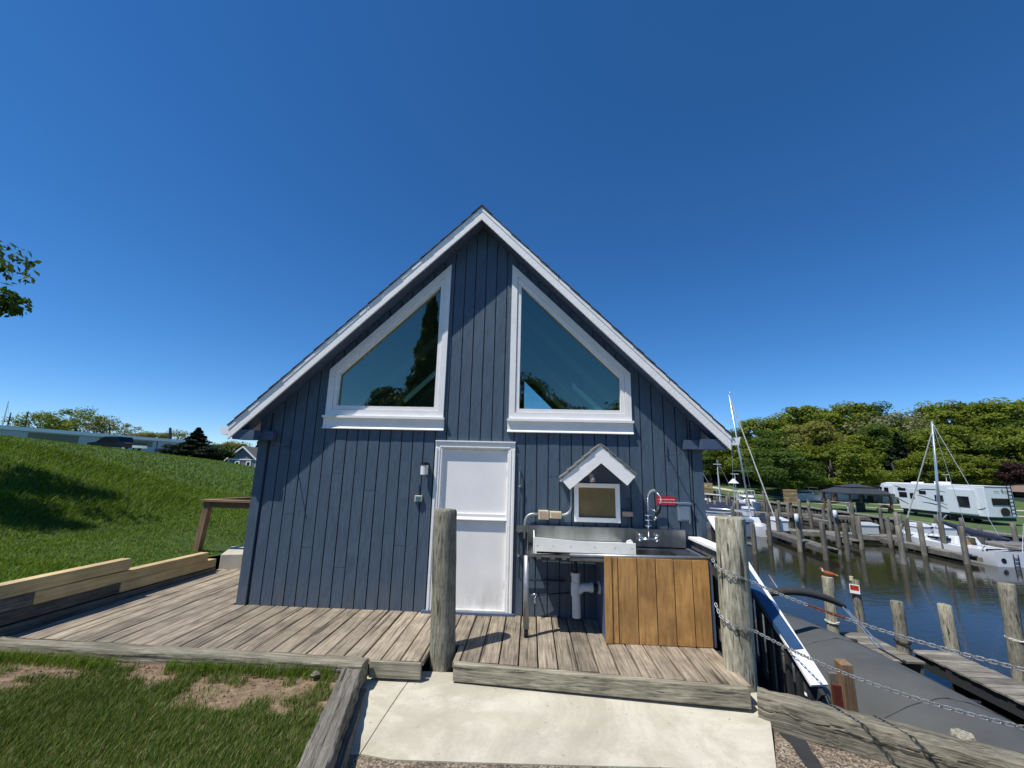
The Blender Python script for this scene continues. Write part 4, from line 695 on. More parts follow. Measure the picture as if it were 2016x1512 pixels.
for x, y, zt, k, mt, wd, lb in ((-105.9, 81, 12.6, 'airy6', 'leaf', 9.5, 'airy green tree rising behind the white roof of the long shed, farther left'), (-98.2, 81.5, 13.8, 'airy6', 'leaf', 10.5, 'taller airy green tree behind the long shed'), (-94, 85, 11.4, 'airy6', 'leafp', 9, 'pale blossoming tree behind the long shed'), (-80.2, 81, 8.2, 'wide4', 'leafy', 8, 'yellow green bush top showing over the shed roof'), (-77, 84, 9, 'airy6', 'leafy', 7, 'thin yellowish tree behind the right end of the shed'), (-49.3, 55.5, 6.5, 'con5', 'needle', 10., 'dark conifer between the shed and the small house'), (-48.9, 58.5, 5., 'wide4', 'leafd', 5, 'dark bushy tree close behind the conifer'), (-51.6, 55, 4.4, 'round1', 'needle', 4.6, 'rounded dark bush left of the conifer'), (-47.2, 55.5, 4.2, 'round2', 'needle', 4.4, 'rounded dark bush right of the conifer'), (-67.2, 90, 6.6, 'round2', 'leafy', 8, 'yellow green tree behind the small house'), (-63.6, 92, 7.6, 'con5', 'needle', 6, 'small conifer above the roof of the small house')):
    z = zl(x, y)-.2; tree('conifer' if k == 'con5' else 'broadleaf_tree', k, x, y, z, (zt-z)*1.03, wd, mt, lb, 'trees on the left')
# the near tree whose crown reaches in from the left edge
NT = Vector((-12.7, .6, 0)); NT.z = zl(NT.x, NT.y); t = thing('broadleaf_tree', 'near leafy tree reaching in at the left edge and shading the bank', 'tree', NT)
me, cc = crown(77, 15000, (2.55, 2.55, 2.3), 5.35-NT.z, 52, .55, .15, 'leafd', -.8, .55); mk('crown', me, 'leafd', t, local=True); m = trunk_mesh(5.2, .16, [tuple(p) for p in cc[:34]], .3); mk('trunk', m, 'bark', t, smooth=True, local=True)
# trees behind the photographer, mirrored in the panes
for x, y, h, w, k, mt in ((-7.7, -27, 16.5, 8.0, 'con5', 'leafd'), (-9.6, -27, 9.2, 6, 'round1', 'leafd'), (-5.2, -29, 9.4, 5, 'round2', 'leafd'), (1.2, -27, 9.2, 5, 'tall3', 'leafd'), (3.9, -27, 7.6, 5.5, 'round2', 'leafd'), (8.6, -27, 8.3, 7.5, 'round1', 'leafd'), (14, -30, 8, 8, 'round2', 'leafd')):
    tree('broadleaf_tree', k, x, y, -.3, h, w, mt, 'green tree behind the camera, seen only mirrored in the windows', 'trees behind the camera')
m = MB(); m.grid([[(x, y, -.29) for x in spaced(-60, 40, 6)] for y in spaced(-80, -13, 6)]); tag(mk('rear_ground', m, 'farlawn'), 'lawn behind the camera', 'ground', kind='structure')

# ---------------------------------------------------------------- left background: shed, truck, house, masts
sh = thing('long_shed', 'long white metal shed with greenish panels on top of the bank', 'shed', (-75, 52, 2.5))
m = MB(); m.box(-84, -68, 18, 75, 2.0, 5.25); mk('wall', m, 'shedwall', sh)
m = MB(); m.hexa([(-84.3, 17.7, 5.25), (-67.5, 17.7, 5.25), (-67.5, 75.3, 5.25), (-84.3, 75.3, 5.25), (-84.3, 17.7, 6.1), (-67.5, 17.7, 5.75), (-67.5, 75.3, 5.75), (-84.3, 75.3, 6.1)]); mk('roof', m, 'shedroof', sh)
for a, b in ((32, 42), (49, 55.5), (62, 68.3)): m = MB(); m.box(-68.0, -67.93, a, b, 3.9 if a < 60 else 4.1, 5.1); mk('translucent_panel', m, 'fibre', sh)
rib = None
for k in range(150):
    y = 18+k*.38
    if rib is None: m = MB(); m.box(-68, -67.95, 0, .07, 2.1, 5.2)
    o = mk('rib', m if rib is None else rib, 'shedwall', sh); rib = o.data; o.location.y = y
for y in (44, 58.7, 69.2): m = MB(); m.box(-68, -67.9, y, y+.14, 2.1, 5.2); mk('downpipe', m, 'greyblue', sh)
m = MB(); m.box(-67.98, -67.6, 73.6, 74.2, 2.5, 3.4); mk('meter_box', m, 'greyblue', sh)
tz = 2.65; tk = thing('pickup_truck', 'black pickup truck parked before the long shed on the bank', 'truck', (-48.5, 42.5, tz))
m = MB(); m.prism([(-51.3, tz+.55), (-51.2, tz+1.0), (-50.2, tz+1.12), (-49.3, tz+1.75), (-47.6, tz+1.78), (-47.35, tz+1.15), (-45.6, tz+1.12), (-45.6, tz+.5)], 41.6, 43.5, 1); mk('body', m, 'truck', tk, bevel=.04)
m = MB(); m.prism([(-50.0, tz+1.16), (-49.25, tz+1.68), (-48.5, tz+1.7), (-48.5, tz+1.16)], 41.57, 41.6, 1); m.prism([(-48.4, tz+1.16), (-48.4, tz+1.7), (-47.75, tz+1.7), (-47.5, tz+1.16)], 41.57, 41.6, 1); mk('window', m, 'carglass', tk)
m = MB(); m.hexa([(-45.62, 41.6, tz+.5), (-45.57, 41.6, tz+.5), (-45.57, 43.5, tz+.5), (-45.62, 43.5, tz+.5), (-45.62, 41.6, tz+.8), (-45.57, 41.6, tz+.8), (-45.57, 43.5, tz+.8), (-45.62, 43.5, tz+.8)]); mk('bumper', m, 'chrome', tk)
for x in (-50.3, -46.7):
    for y in (41.62, 43.28): m = MB(); m.tube([(x, y, tz+.4), (x, y+.22, tz+.4)], .4, 16); o = mk('wheel', m, 'tyre', tk); m = MB(); m.tube([(x, y-.01, tz+.4), (x, y+.2, tz+.4)], .22, 12); mk('rim', m, 'alu', o)
m = MB(); m.tube([(-46.5, 41.58, tz+1.0), (-45.7, 41.58, tz+.98)], .05, 6); mk('tail_lamp', m, 'redboard', tk)
hz = -.25; hb = thing('small_house', 'small grey blue house with white trim at the foot of the bank', 'house', (-54.2, 78, hz))
m = MB(); m.prism([(-57, hz), (-51.4, hz), (-51.4, hz+2.5), (-54.2, hz+4.75), (-57, hz+2.5)], 73.4, 86, 1); m.box(-53, -40, 78, 88, hz, hz+2.6); mk('wall', m, 'greyblue', hb)
for s in (-1, 1): m = MB(); m.prism([(-54.2, hz+4.85), (-54.2+s*3.3, hz+2.2), (-54.2+s*3.3, hz+2.4), (-54.2, hz+5.05)], 73.0, 86, 1); mk('roof', m, 'roofgrey', hb)
m = MB(); m.prism([(77.4, hz+2.5), (83, hz+5.6), (88.6, hz+2.5)], -53.6, -39.6, 0); mk('wing_roof', m, 'roofgrey', hb)
for s in (-1, 1): m = MB(); m.prism([(-54.2, hz+4.8), (-54.2+s*3.3, hz+2.12), (-54.2+s*3.3, hz+2.42), (-54.2, hz+5.08)], 72.9, 73.0, 1); mk('barge_board', m, 'white', hb)
for a, b, c, d in ((-57, -51.4, hz+2.45, hz+2.65), (-57.05, -51.35, hz, hz+.55), (-57.05, -56.8, hz, hz+2.5), (-51.6, -51.35, hz, hz+2.5)): m = MB(); m.box(a, b, 73.3, 73.4, c, d); mk('trim', m, 'white', hb)
for x in (-55.6, -53.4):
    m = MB(); m.box(x, x+.95, 73.28, 73.36, hz+.55, hz+2.25); w = mk('window', m, 'white', hb)
    for z in (hz+.7, hz+1.45): m = MB(); m.box(x+.22, x+.73, 73.25, 73.285, z, z+.62); mk('pane', m, 'carglass', w)
for x, y, zt, mt in ((-98.7, 69, 12.1, 'alu'), (-98, 69.3, 10, 'iron'), (-94.7, 69.4, 10.3, 'iron')):
    m = MB(); m.tube([(x, y, 2.5), (x, y, zt)], [.14, .08], 8); m.tube([(x, y, zt-.4), (x+2, y+1, 3)], .02, 4); tag(mk('boat_mast', m, mt), {12.1: 'tallest bare mast beyond the long shed at the left edge', 10: 'shorter dark mast beside the tallest one at the left edge', 10.3: 'dark mast beyond the shed left of the airy trees'}[zt], 'mast', 'masts beyond the shed')
m = MB(); m.tube([(-73, 78, 4), (-73.8, 78, 8.4)], [.3, .22], 6); tag(mk('crane_boom', m, 'navy'), 'dark slanting boom sticking up behind the shed roof', 'crane')

# ---------------------------------------------------------------- near dock, piles, covered boat
fd = thing('dock_finger', 'weathered plank dock finger beside the covered boat', 'dock', (10.7, 3, -2.3)); rp = random.Random(9)
for k in range(52): y = 6.05-k*.142; dz = rp.uniform(-.006, .006); m = MB(); m.box(10.22+rp.uniform(-.02, .02), 11.12+rp.uniform(-.02, .02), y-.134, y, -2.34+dz, -2.3+dz); mk('plank', m, 'dock', fd)
for x in (10.26, 11.05): m = MB(); m.box(x, x+.06, -1.2, 6.0, -2.62, -2.342); mk('stringer', m, 'dockdark', fd)
f2 = thing('dock_finger', 'shorter low plank platform behind the covered boat, by the bird pile', 'dock', (9.75, 6.5, -2.4))
for k in range(13): y = 7.35-k*.142; m = MB(); m.box(9.36, 10.08, y-.134, y, -2.42, -2.38+rp.uniform(-.005, .005)); mk('plank', m, 'dock', f2)
m = MB(); m.box(9.4, 9.46, 5.55, 7.3, -2.65, -2.43); m.box(9.98, 10.04, 5.55, 7.3, -2.65, -2.43); mk('stringer', m, 'dock', f2)
def pile(x, y, zt, r, mat, label, group, seed, z0=-4, lean=(0, 0), name='mooring_pile'):
    o = weld(mk(name, pile_mesh(r*1.08, r, z0, zt, lean, 14, 8, r*.05, seed, r*.1), mat, smooth=True)); o.location = (x-lean[0], y-lean[1], 0); return tag(o, label, 'pile', group)
pile(9.08, 7.1, -.9, .135, 'pile', 'grey pile with a bird sitting on its top', None, 50); pile(10.12, 7.55, -1.06, .11, 'pile', 'pile with a small red and white sign nailed near its top', None, 51, lean=(-.08, 0)); pile(10.1, 6.12, -1.22, .13, 'pile', 'pile with a dark rope at the near end of the platform', None, 52); pile(11.22, 6.1, -1.25, .135, 'pile', 'greenish pile at the outer corner of the dock finger', None, 53, lean=(-.1, 0)); pile(12.1, 5.4, -.55, .15, 'pile', 'tall pale pile at the right edge with a rope', None, 54, lean=(.1, 0))
def rope_ring(x, y, z, r, label, mat='line'):
    m = MB(); m.tube([(x+r*math.cos(a), y+r*math.sin(a), z+.02*math.sin(a*2.3)) for a in [k*.5 for k in range(26)]], .014, 6); tag(mk('mooring_rope', m, mat, smooth=True), label, 'rope')
rope_ring(9.08, 7.1, -2.05, .16, 'pale rope round the foot of the bird pile'); rope_ring(10.1, 6.12, -2.15, .16, 'black line wrapped round the pile at the dock end', 'black'); rope_ring(12.1, 5.4, -1.75, .18, 'pale rope round the tall pile at the right edge')
sg = thing('pile_sign', 'small red and white notice nailed to a mooring pile', 'sign', (10.0, 7.4, -1.25)); Q = Matrix.Rotation(-.72, 4, 'Z'); 
def rotbox(m, x0, x1, y0, y1, z0, z1, o): m.v += [tuple(Vector(o)+Q @ Vector(p)) for p in ((x0, y0, z0), (x1, y0, z0), (x1, y1, z0), (x0, y1, z0), (x0, y0, z1), (x1, y0, z1), (x1, y1, z1), (x0, y1, z1))]; b = len(m.v)-8; m.f += [tuple(i+b for i in f) for f in ((3, 2, 1, 0), (4, 5, 6, 7), (0, 1, 5, 4), (1, 2, 6, 5), (2, 3, 7, 6), (3, 0, 4, 7))]
SO = (10.02, 7.44, -1.28); m = MB(); rotbox(m, -.115, .115, -.012, 0, -.12, .12, SO); mk('plate', m, 'white', sg); m = MB(); rotbox(m, -.098, .098, -.016, -.012, -.035, .1, SO); mk('red_panel', m, 'orange', sg)
m = MB(); [rotbox(m, -.08+k*.028, -.08+k*.028+.016, -.018, -.016, .0, .07, SO) for k in range(6)]; mk('lettering', m, 'redboard', sg)
m = MB(); m.tube([(10.04, 7.55, -1.08), (10.04, 7.55, -.97)], .05, 10); m.tube([(10.04, 7.55, -1.12), (10.04, 7.55, -1.08)], .03, 8); tag(mk('cleat_lamp', m, 'cream', smooth='auto'), 'small pale cap fitting on the sign pile', 'fitting')
# bird
bd = MB(); bp = [(.30, 0, .055, .012), (.22, 0, .07, .035), (.10, 0, .085, .07), (0, 0, .095, .082), (-.09, 0, .115, .07), (-.135, 0, .16, .045), (-.15, 0, .20, .034), (-.165, 0, .235, .042), (-.19, 0, .245, .036), (-.215, 0, .235, .016), (-.245, 0, .228, .008)]
bd.tube([p[:3] for p in bp], [p[3] for p in bp], 12); bd.tube([(0, .03, .06), (0, .03, 0)], .008, 6); bd.tube([(0, -.03, .06), (0, -.03, 0)], .008, 6)
bo = mk('bird', bd, plain('rust_brown_plumage', (.30, .075, .022), .8, var=.25, scale=18), smooth=True); bo.data.materials.append(plain('white_plumage', (.72, .68, .6), .8)); bo.data.materials.append(plain('buff_tail', (.45, .36, .24), .8))
for p in bo.data.polygons:
    c = p.center; p.material_index = 1 if (-.2 < c.x < -.125 and c.z > .15 and c.z < .235) else 2 if c.x > .17 else 0
bo.location = (9.1, 7.08, -.895); bo.scale = (.8,)*3; bo.rotation_euler.z = -.5; tag(bo, 'orange brown bird with white neck sitting on a pile', 'bird')
# covered boat, bow pointing away
bt = thing('covered_boat', 'motor boat under a grey canvas cover beside the dock finger', 'boat', (7.0, 2.5, -2.8))
secs = [(6.75, 7.15, .06, -1.74, -1.72), (6.45, 7.12, .36, -1.75, -1.62), (6.0, 7.1, .62, -1.76, -1.57), (5.2, 7.08, .9, -1.77, -1.52), (4.2, 7.06, 1.08, -1.78, -1.47), (3., 7.04, 1.16, -1.79, -1.42), (1.8, 7.03, 1.19, -1.8, -1.42), (.6, 7.02, 1.19, -1.8, -1.45), (-.8, 7.0, 1.15, -1.8, -1.5), (-1.6, 7.0, 1.1, -1.82, -1.6)]
fine = []
for p, q in zip(secs, secs[1:]):
    for k in range(4): fine.append(tuple(lerp(u, v, k/4) for u, v in zip(p, q)))
fine.append(secs[-1])
rows = []
for y, cx, w, ze, zr in fine:
    r = []
    for u in [k/16*2-1 for k in range(17)]: r.append((cx+u*w, y, ze+(zr-ze)*(1-abs(u)**1.7)+(.10*math.exp(-((y-4.3)/.5)**2)+.13*math.exp(-((y-1.9)/.6)**2))*max(0, 1-abs(u)*1.15)**1.3+.014*math.sin(y*3.1+u*5)*(1-u*u)+.010*math.sin(u*17+y*2)*(1-u*u)))
    r = [(cx-w-.015, y, ze-.26), (cx-w-.02, y, ze-.06)]+r+[(cx+w+.02, y, ze-.06), (cx+w+.015, y, ze-.26)]; rows.append(r)
m = MB(); m.grid(rows); cv = mk('cover', m, 'cover', bt, smooth=True); cv.modifiers.new('sub', 'SUBSURF').levels = 1; cv.modifiers['sub'].render_levels = 1
for i in (9, 17, 25, 31):
    m = MB(); m.tube([(p[0], p[1], p[2]+.002) for p in rows[i]], .006, 4, False); mk('cover_seam', m, 'canvas', cv)
rows = []
for y, cx, w, ze, zr in secs: rows.append([(cx+s*w*f, y, z) for s, f, z in ((-1, .98, ze-.12), (-1, .9, -2.45), (-1, .55, -2.9), (0, 0, -3.0), (1, .55, -2.9), (1, .9, -2.45), (1, .98, ze-.12))])
m = MB(); m.grid(rows); mk('hull', m, 'hulldark', bt, smooth=True)
m = MB(); m.tube([(7.0+1.19*1.02*s_, y, z) for s_ in (-1,) for y, z in ((3, -2.02), (1.8, -2.03), (.6, -2.03), (-.8, -2.03))], .025, 6); mk('rub_rail', m, 'hull', bt)
m = MB(); rows = []
for k in range(13):
    u = k/12*2-1; x = 6.62+u*.92; z = -.62-.2*u*u-.06*u; r = .085*(1-.35*abs(u)**3); rows.append([(x, 4.25+r*1.3*math.cos(a), z+r*math.sin(a)) for a in [j*math.pi/5 for j in range(11)]])
m.grid(rows); mk('bimini_boot', m, 'canvas', bt, smooth=True)
for a, b in (((7.50, 4.28, -.84), (8.08, 3.98, -1.63)), ((7.46, 4.18, -.88), (7.9, 3.92, -1.56)), ((5.72, 4.25, -.78), (5.98, 3.95, -1.6))): m = MB(); m.tube([a, b], .016, 8); mk('bimini_pole', m, 'alu', bt)
m = MB(); m.tube([(7.9, 3.92, -1.56), (8.2, 3.75, -1.72)], .016, 8); m.tube([(8.2, 3.75, -1.72), (8.24, 3.72, -1.74)], .04, 8); mk('pole_foot', m, 'black', bt)
m = MB(); m.tube([(6.2, 4.25, -.6), (6.05, 4.3, -.32)], [.012, .006], 6); mk('pole_light', m, 'hull', bt)
m = MB(); m.tube([(5.98, 4.9, -1.3), (6.2, 4.85, -1.26), (6.42, 4.8, -1.4), (6.5, 4.8, -1.6)], .01, 6); mk('grab_line', m, 'black', bt)
for x, y, z in ((7.38, 6.3, -1.72), (7.75, 5.6, -1.73), (8.0, 4.75, -1.73), (8.2, 2.35, -1.78)): m = MB(); m.tube([(x-.05, y+.03, z+.02), (x+.05, y-.03, z+.02)], .028, 8); mk('strap_buckle', m, 'black', bt)

# ---------------------------------------------------------------- far docks, piles, seawall
sw = thing('far_seawall', 'dark far seawall with timber piles and grey cap', 'seawall', (36.4, 40, -2.8), kind='structure')
m = MB(); m.box(36.3, 36.6, -30, 126, -3.4, -2.18); mk('wall_face', m, 'dockdark', sw); m = MB(); m.box(35.9, 36.9, -30, 126, -2.18, -2.06); mk('cap', m, 'dockfar', sw)
rib = None
for k in range(110):
    if rib is None: m = MB(); m.box(36.0, 36.28, 0, .28, -3.3, -2.45)
    o = mk('wall_pile', m if rib is None else rib, 'pilefar', sw); rib = o.data; o.location.y = 12+k*.62
def dock(name, label, p, q, w, z=-2.25):
    t = thing(name, label, 'dock', (*p, z)); p, q = Vector(p), Vector(q); d = (q-p); L = d.length; d /= L; s = Vector((-d.y, d.x)); n = int(L/.3)
    m = MB()
    for k in range(n):
        a = p+d*(k*.3); b = p+d*(k*.3+.28); dz = random.uniform(-.012, .012); c4 = [a-s*w/2, b-s*w/2, b+s*w/2, a+s*w/2]; m.hexa([(*c, z-.05+dz) for c in c4]+[(*c, z+dz) for c in c4])
    o = mk('planking', m, 'dockfar', t); o['kind'] = 'stuff'
    for e in (-1, 1): m = MB(); a = p+s*w*.5*e; b = q+s*w*.5*e; m.bar((*a, z-.18), (*b, z-.18), .06, .24); mk('stringer', m, 'dockfar', t)
    return t
dock('headwalk', 'main far dock running from the seawall behind the sailboat', (16.2, 30.6), (36.2, 24.2), 1.5); dock('dock_finger', 'far dock finger left of the white fenders', (19.2, 29.2), (18.1, 20.4), .8); dock('dock_finger', 'narrow dock finger along the near side of the sailboat', (26., 27.1), (25.7, 20.3), .7, -2.35); dock('dock_finger', 'dock finger beyond the sailboat by the seawall', (31.5, 25.6), (31.2, 19.5), .7); dock('dock_finger', 'dock finger in the middle between the two nearer fingers', (22.6, 28.4), (22.2, 24.2), .7)
dock('headwalk', 'second far dock beyond the first one', (12, 47), (36.2, 42), 1.5); dock('headwalk', 'third and farthest dock before the moored cruisers', (10, 66), (36.2, 61), 1.5); dock('dock_finger', 'dock finger reaching toward the tall masted sailboat', (20.8, 45), (20.3, 36), .8); dock('dock_finger', 'dock finger under the tan slatted panel', (29, 43.5), (28.6, 36), .8)
PL1 = [(17.0, 24.9, -.73), (19.1, 27.6, -.97), (17.6, 22.6, -.5), (18.7, 24.3, -.91), (17.5, 20.2, -.74), (18.7, 20.1, -.77), (21.7, 25.2, -.45), (25.3, 25.5, -.78), (21.4, 19.8, -.79), (25.2, 22.9, -.87), (29.8, 26.9, -.69), (25.3, 20.4, -.78), (30.6, 24.8, -1.2), (27.6, 27.6, -.64), (33.0, 28.5, -.99), (14.2, 21.4, -1.06), (22.5, 24.3, -.7), (24.1, 27.0, -.87), (26.2, 22.6, -.7), (26.3, 25.2, -.8), (30.8, 20, -.9), (31.9, 22, -.9), (20.1, 29.4, -.8), (23, 30, -.9), (28.5, 28.4, -.8), (34, 26, -1.0), (17.6, 31.4, -.8)]
for k, ((x, y, zt), r) in enumerate(zip(PL1, across(PL1))):
    pile(x, y, zt, .135, 'pilefar', f'grey mooring pile, {ORD[r]} from the left along the first far dock', 'piles of the first far dock', 100+k, lean=(random.uniform(-.06, .06), 0))
PL2 = [(11+i*.98, 47-.2*(11+i*.98-12)+(.9 if i % 2 else -.9)) for i in range(26)]
for i, ((x, y), r) in enumerate(zip(PL2, across(PL2))):
    pile(x, y, random.uniform(-1.1, -.6), .14, 'pilefar', f'grey pile, {ORD[r]} from the left along the second far dock', 'piles of the second far dock', 140+i)
for i in range(16): x = 12+i*1.55; pile(x, 66-.19*(x-10)-1, random.uniform(-1, -.5), .15, 'pilefar', f'small grey pile, {ORD[i]} from the left along the farthest dock', 'piles of the farthest dock', 180+i)
PL3 = ((20.4, 41.5), (21, 38.5), (20.2, 36), (28.2, 40), (29.2, 38), (28.4, 36), (24.5, 37), (33, 36), (15.5, 38), (16.4, 34.5), (13.6, 30), (13, 34))
for i, ((x, y), r) in enumerate(zip(PL3, across(PL3))): pile(x, y, random.uniform(-1.1, -.5), .14, 'pilefar', f'free standing grey pile, {ORD[r]} from the left between the first two far docks', 'piles between the docks', 210+i)
for x, y, z, lb in ((17.55, 22.52, -.72, 'white fender hung on a pile near the end of the far finger'), (21.65, 25.1, -.62, 'white fender hung on a pile by the middle finger')): m = MB(); m.tube([(x-.13, y-.13, z-.3), (x-.13, y-.13, z-.25), (x-.13, y-.13, z+.15), (x-.13, y-.13, z+.2)], [.05, .12, .12, .05], 10); tag(mk('fender', m, 'hull', smooth=True), lb, 'fender')
def dock_box(x, y, z, w, d, h, mat, lb):
    t = thing('dock_box', lb, 'box', (x, y, z)); m = MB(); m.box(x-w/2, x+w/2, y-d/2, y+d/2, z, z+h*.78); mk('case', m, mat, t, bevel=.03); m = MB(); m.hexa([(x-w/2-.05, y-d/2-.05, z+h*.78), (x+w/2+.05, y-d/2-.05, z+h*.78), (x+w/2+.05, y+d/2+.05, z+h*.78), (x-w/2-.05, y+d/2+.05, z+h*.78), (x-w/2, y-d/2, z+h*.9), (x+w/2, y-d/2, z+h*.9), (x+w/2, y+d/2, z+h), (x-w/2, y+d/2, z+h)]); mk('lid', m, mat, t)
dock_box(19.5, 28.2, -2.24, .9, .9, .95, 'hull', 'white dock box on the first finger'); dock_box(15.9, 26.6, -2.5, 1.5, .9, 1.3, 'greybox', 'large grey green locker behind the thick pile'); dock_box(28.6, 27.0, -2.24, 1.0, .7, .95, 'hull', 'left one of the two white dock boxes on the main far dock'); dock_box(30., 26.6, -2.24, 1.0, .7, .95, 'hull', 'right one of the two white dock boxes on the main far dock'); dock_box(22.3, 38.5, -2.2, .8, .7, .9, 'hull', 'small white dock box near the mast'); dock_box(25.6, 27.9, -2.24, 1.2, .8, .8, 'hullgrey', 'grey dock box between the piles of the main far dock')
def panel(x, y, z, w, h, n, lb):
    t = thing('slatted_panel', lb, 'panel', (x, y, -2.2)); m = MB(); m.box(x-.08, x+.08, y+.03, y+.15, -2.2, z+h); mk('post', m, 'brown', t)
    for k in range(n): m = MB(); m.box(x-w/2, x+w/2, y-.04, y+.03, z+k*h/n, z+k*h/n+h/n*.82); mk('slat', m, 'tanwood', t)
panel(28., 41, -.95, 1.4, 1.35, 9, 'tan slatted wooden panel standing over the far piles'); panel(22.6, 48.4, -.6, 1., 1.3, 8, 'smaller tan slatted panel far off near the moored cruisers')
# sailboat beside the finger
def hull_rows(L, B, fb, wl, n=14, tr=.7):
    rows = []
    for i in range(n+1):
        t = i/n; w = B/2*(tr+(1-tr)*math.sin(min(1, t*2)*math.pi/2))*(1 if t < .5 else math.cos((t-.5)*math.pi)**.7 if t < 1 else 0); w = max(w, .02); sh = fb*(1+.22*(t-.3)**2*2); y = t*L
        rows.append([(-w, y, sh), (-w*.97, y, sh*.5), (-w*.82, y, 0), (-w*.4, y, -.3), (0, y, -.38), (w*.4, y, -.3), (w*.82, y, 0), (w*.97, y, sh*.5), (w, y, sh)])
    return rows
sb = thing('sailboat', 'white sailboat with navy boom cover moored beside the near finger', 'boat', (27.2, 19.9, -2.8)); sb.rotation_euler.z = -.02; sb.location.z = -2.98
rows = hull_rows(7.0, 2.4, .95, 0); m = MB(); m.grid(rows); m.f.append(tuple(range(9))); mk('hull', m, 'hull', sb, smooth='auto', local=True)
m = MB(); m.grid([[(r[0][0], r[0][1], r[0][2]-.02), (0, r[0][1], r[0][2]+.05), (r[8][0], r[8][1], r[8][2]-.02)] for r in rows]); mk('deck', m, 'hull', sb, smooth=True, local=True)
m = MB(); m.hexa([(-.75, 2.2, .95), (.75, 2.2, .95), (.45, 5.2, .98), (-.45, 5.2, .98), (-.6, 2.35, 1.42), (.6, 2.35, 1.42), (.35, 4.9, 1.25), (-.35, 4.9, 1.25)]); mk('cabin', m, 'hull', sb, bevel=.06, local=True)
for s in (-1, 1): m = MB(); m.hexa([(s*.70, 2.6, 1.1), (s*.66, 4.2, 1.08), (s*.62, 4.2, 1.2), (s*.655, 2.6, 1.28), (s*.74, 2.6, 1.1), (s*.70, 4.2, 1.08), (s*.66, 4.2, 1.2), (s*.69, 2.6, 1.28)]); mk('cabin_window', m, 'carglass', sb, local=True)
m = MB(); m.box(-.3, .3, 2.12, 2.22, 1.0, 1.4); mk('companionway', m, 'tanwood', sb, local=True)
m = MB(); m.tube([(-.5, 3.4, .95), (.1, 3.4, 8.55)], [.075, .06], 10); mk('mast', m, 'alu', sb, smooth=True, local=True)
m = MB(); m.tube([(-.42, 3.3, 2.15), (-.1, 1.8, 1.75), (.05, .4, 1.62), (.05, -.1, 1.62)], [.1, .2, .15, .06], 10); mk('boom_cover', m, 'navy', sb, smooth=True, local=True)
for a, b, r in (((.02, 3.4, 7.9), (0, 6.9, 1.15), .04), ((.1, 3.4, 8.5), (.9, 3.1, .95), .012), ((.1, 3.4, 8.5), (-.95, 3.1, .95), .012), ((.1, 3.4, 8.5), (0, .1, 1.0), .012)): m = MB(); m.tube([a, b], r, 6); mk('stay', m, 'line' if r > .02 else 'alu', sb, local=True)
m = MB(); m.tube([(.02, 3.4, 2.6), (-.9, 4.2, 1.0)], .03, 6); m.tube([(-.75, 6.2, 1.05), (-.6, 6.3, 1.6), (0, 6.9, 1.65), (.6, 6.3, 1.6), (.75, 6.2, 1.05)], .018, 6); mk('pulpit', m, 'alu', sb, local=True)
m = MB(); m.tube([(-.95, .5, .95), (-.95, .1, 1.5), (.95, .1, 1.5), (.95, .5, .95)], .018, 6); mk('pushpit', m, 'alu', sb, local=True)
m = MB(); [m.tube([(x, -.02, .15), (x, -.04, .85)], .02, 6) for x in (.1, .35)]; [m.tube([(.1, -.03, z), (.35, -.03, z)], .018, 6) for z in (.25, .45, .65)]; mk('boarding_ladder', m, 'iron', sb, local=True)
m = MB(); m.tube([(-.4, -.02, .5), (-.4, .03, .5)], .13, 14); mk('transom_port', m, 'black', sb, local=True)
m = MB(); m.tube([(-.9, .3, 1.0), (.9, .3, 1.0)], .06, 8); mk('rail_cushion', m, 'navy', sb, local=True)
m = MB(); m.tube([(.7, .05, 1.0), (.95, -.05, 2.5)], [.02, .008], 5); mk('antenna', m, 'hull', sb, local=True)
s1 = thing('sailboat', 'sailboat with a tall bare mast beyond the roof corner', 'boat', (18.9, 28.6, -3.1))
rows = hull_rows(6.4, 2.1, 1.0, 0); m = MB(); m.grid(rows); m.f.append(tuple(range(9))); mk('hull', m, 'hull', s1, smooth='auto', local=True); m = MB(); m.grid([[(r[0][0], r[0][1], r[0][2]-.02), (0, r[0][1], r[0][2]+.05), (r[8][0], r[8][1], r[8][2]-.02)] for r in rows]); mk('deck', m, 'hull', s1, local=True)
m = MB(); m.hexa([(-.75, 2.2, .95), (.75, 2.2, .95), (.45, 5.2, .98), (-.45, 5.2, .98), (-.6, 2.35, 1.5), (.6, 2.35, 1.5), (.35, 4.9, 1.3), (-.35, 4.9, 1.3)]); mk('cabin', m, 'hull', s1, bevel=.06, local=True)
m = MB(); m.tube([(.3, 3., .9), (-.75, 3., 11.8)], [.085, .05], 10); m.tube([(-.72, 3, 11.8), (-.6, 3, 12.1)], .03, 5); mk('mast', m, 'alu', s1, smooth=True, local=True)
m = MB(); m.tube([(.2, 3., 1.9), (-2.6, 4.2, 1.95)], .09, 8); mk('boom', m, 'alu', s1, smooth=True, local=True)
for a, b, r in (((-.7, 3, 11.6), (1.9, 2.2, 1.0), .05), ((-.7, 3, 11.6), (-1., 3.2, 1.0), .012), ((-.7, 3, 11.6), (1.1, 3.6, 1.0), .012), ((-.95, 3, 5.2), (.75, 3, 5.2), .02), ((-1.15, 3, 8.), (.3, 3, 8.), .018)): m = MB(); m.tube([a, b], r, 6); mk('stay', m, 'line' if r > .04 else 'alu', s1, local=True)
m = MB(); m.tube([(.5, .2, 1.1), (.6, 1.8, 1.7)], .25, 8); mk('sail_cover', m, 'navy', s1, smooth=True, local=True)
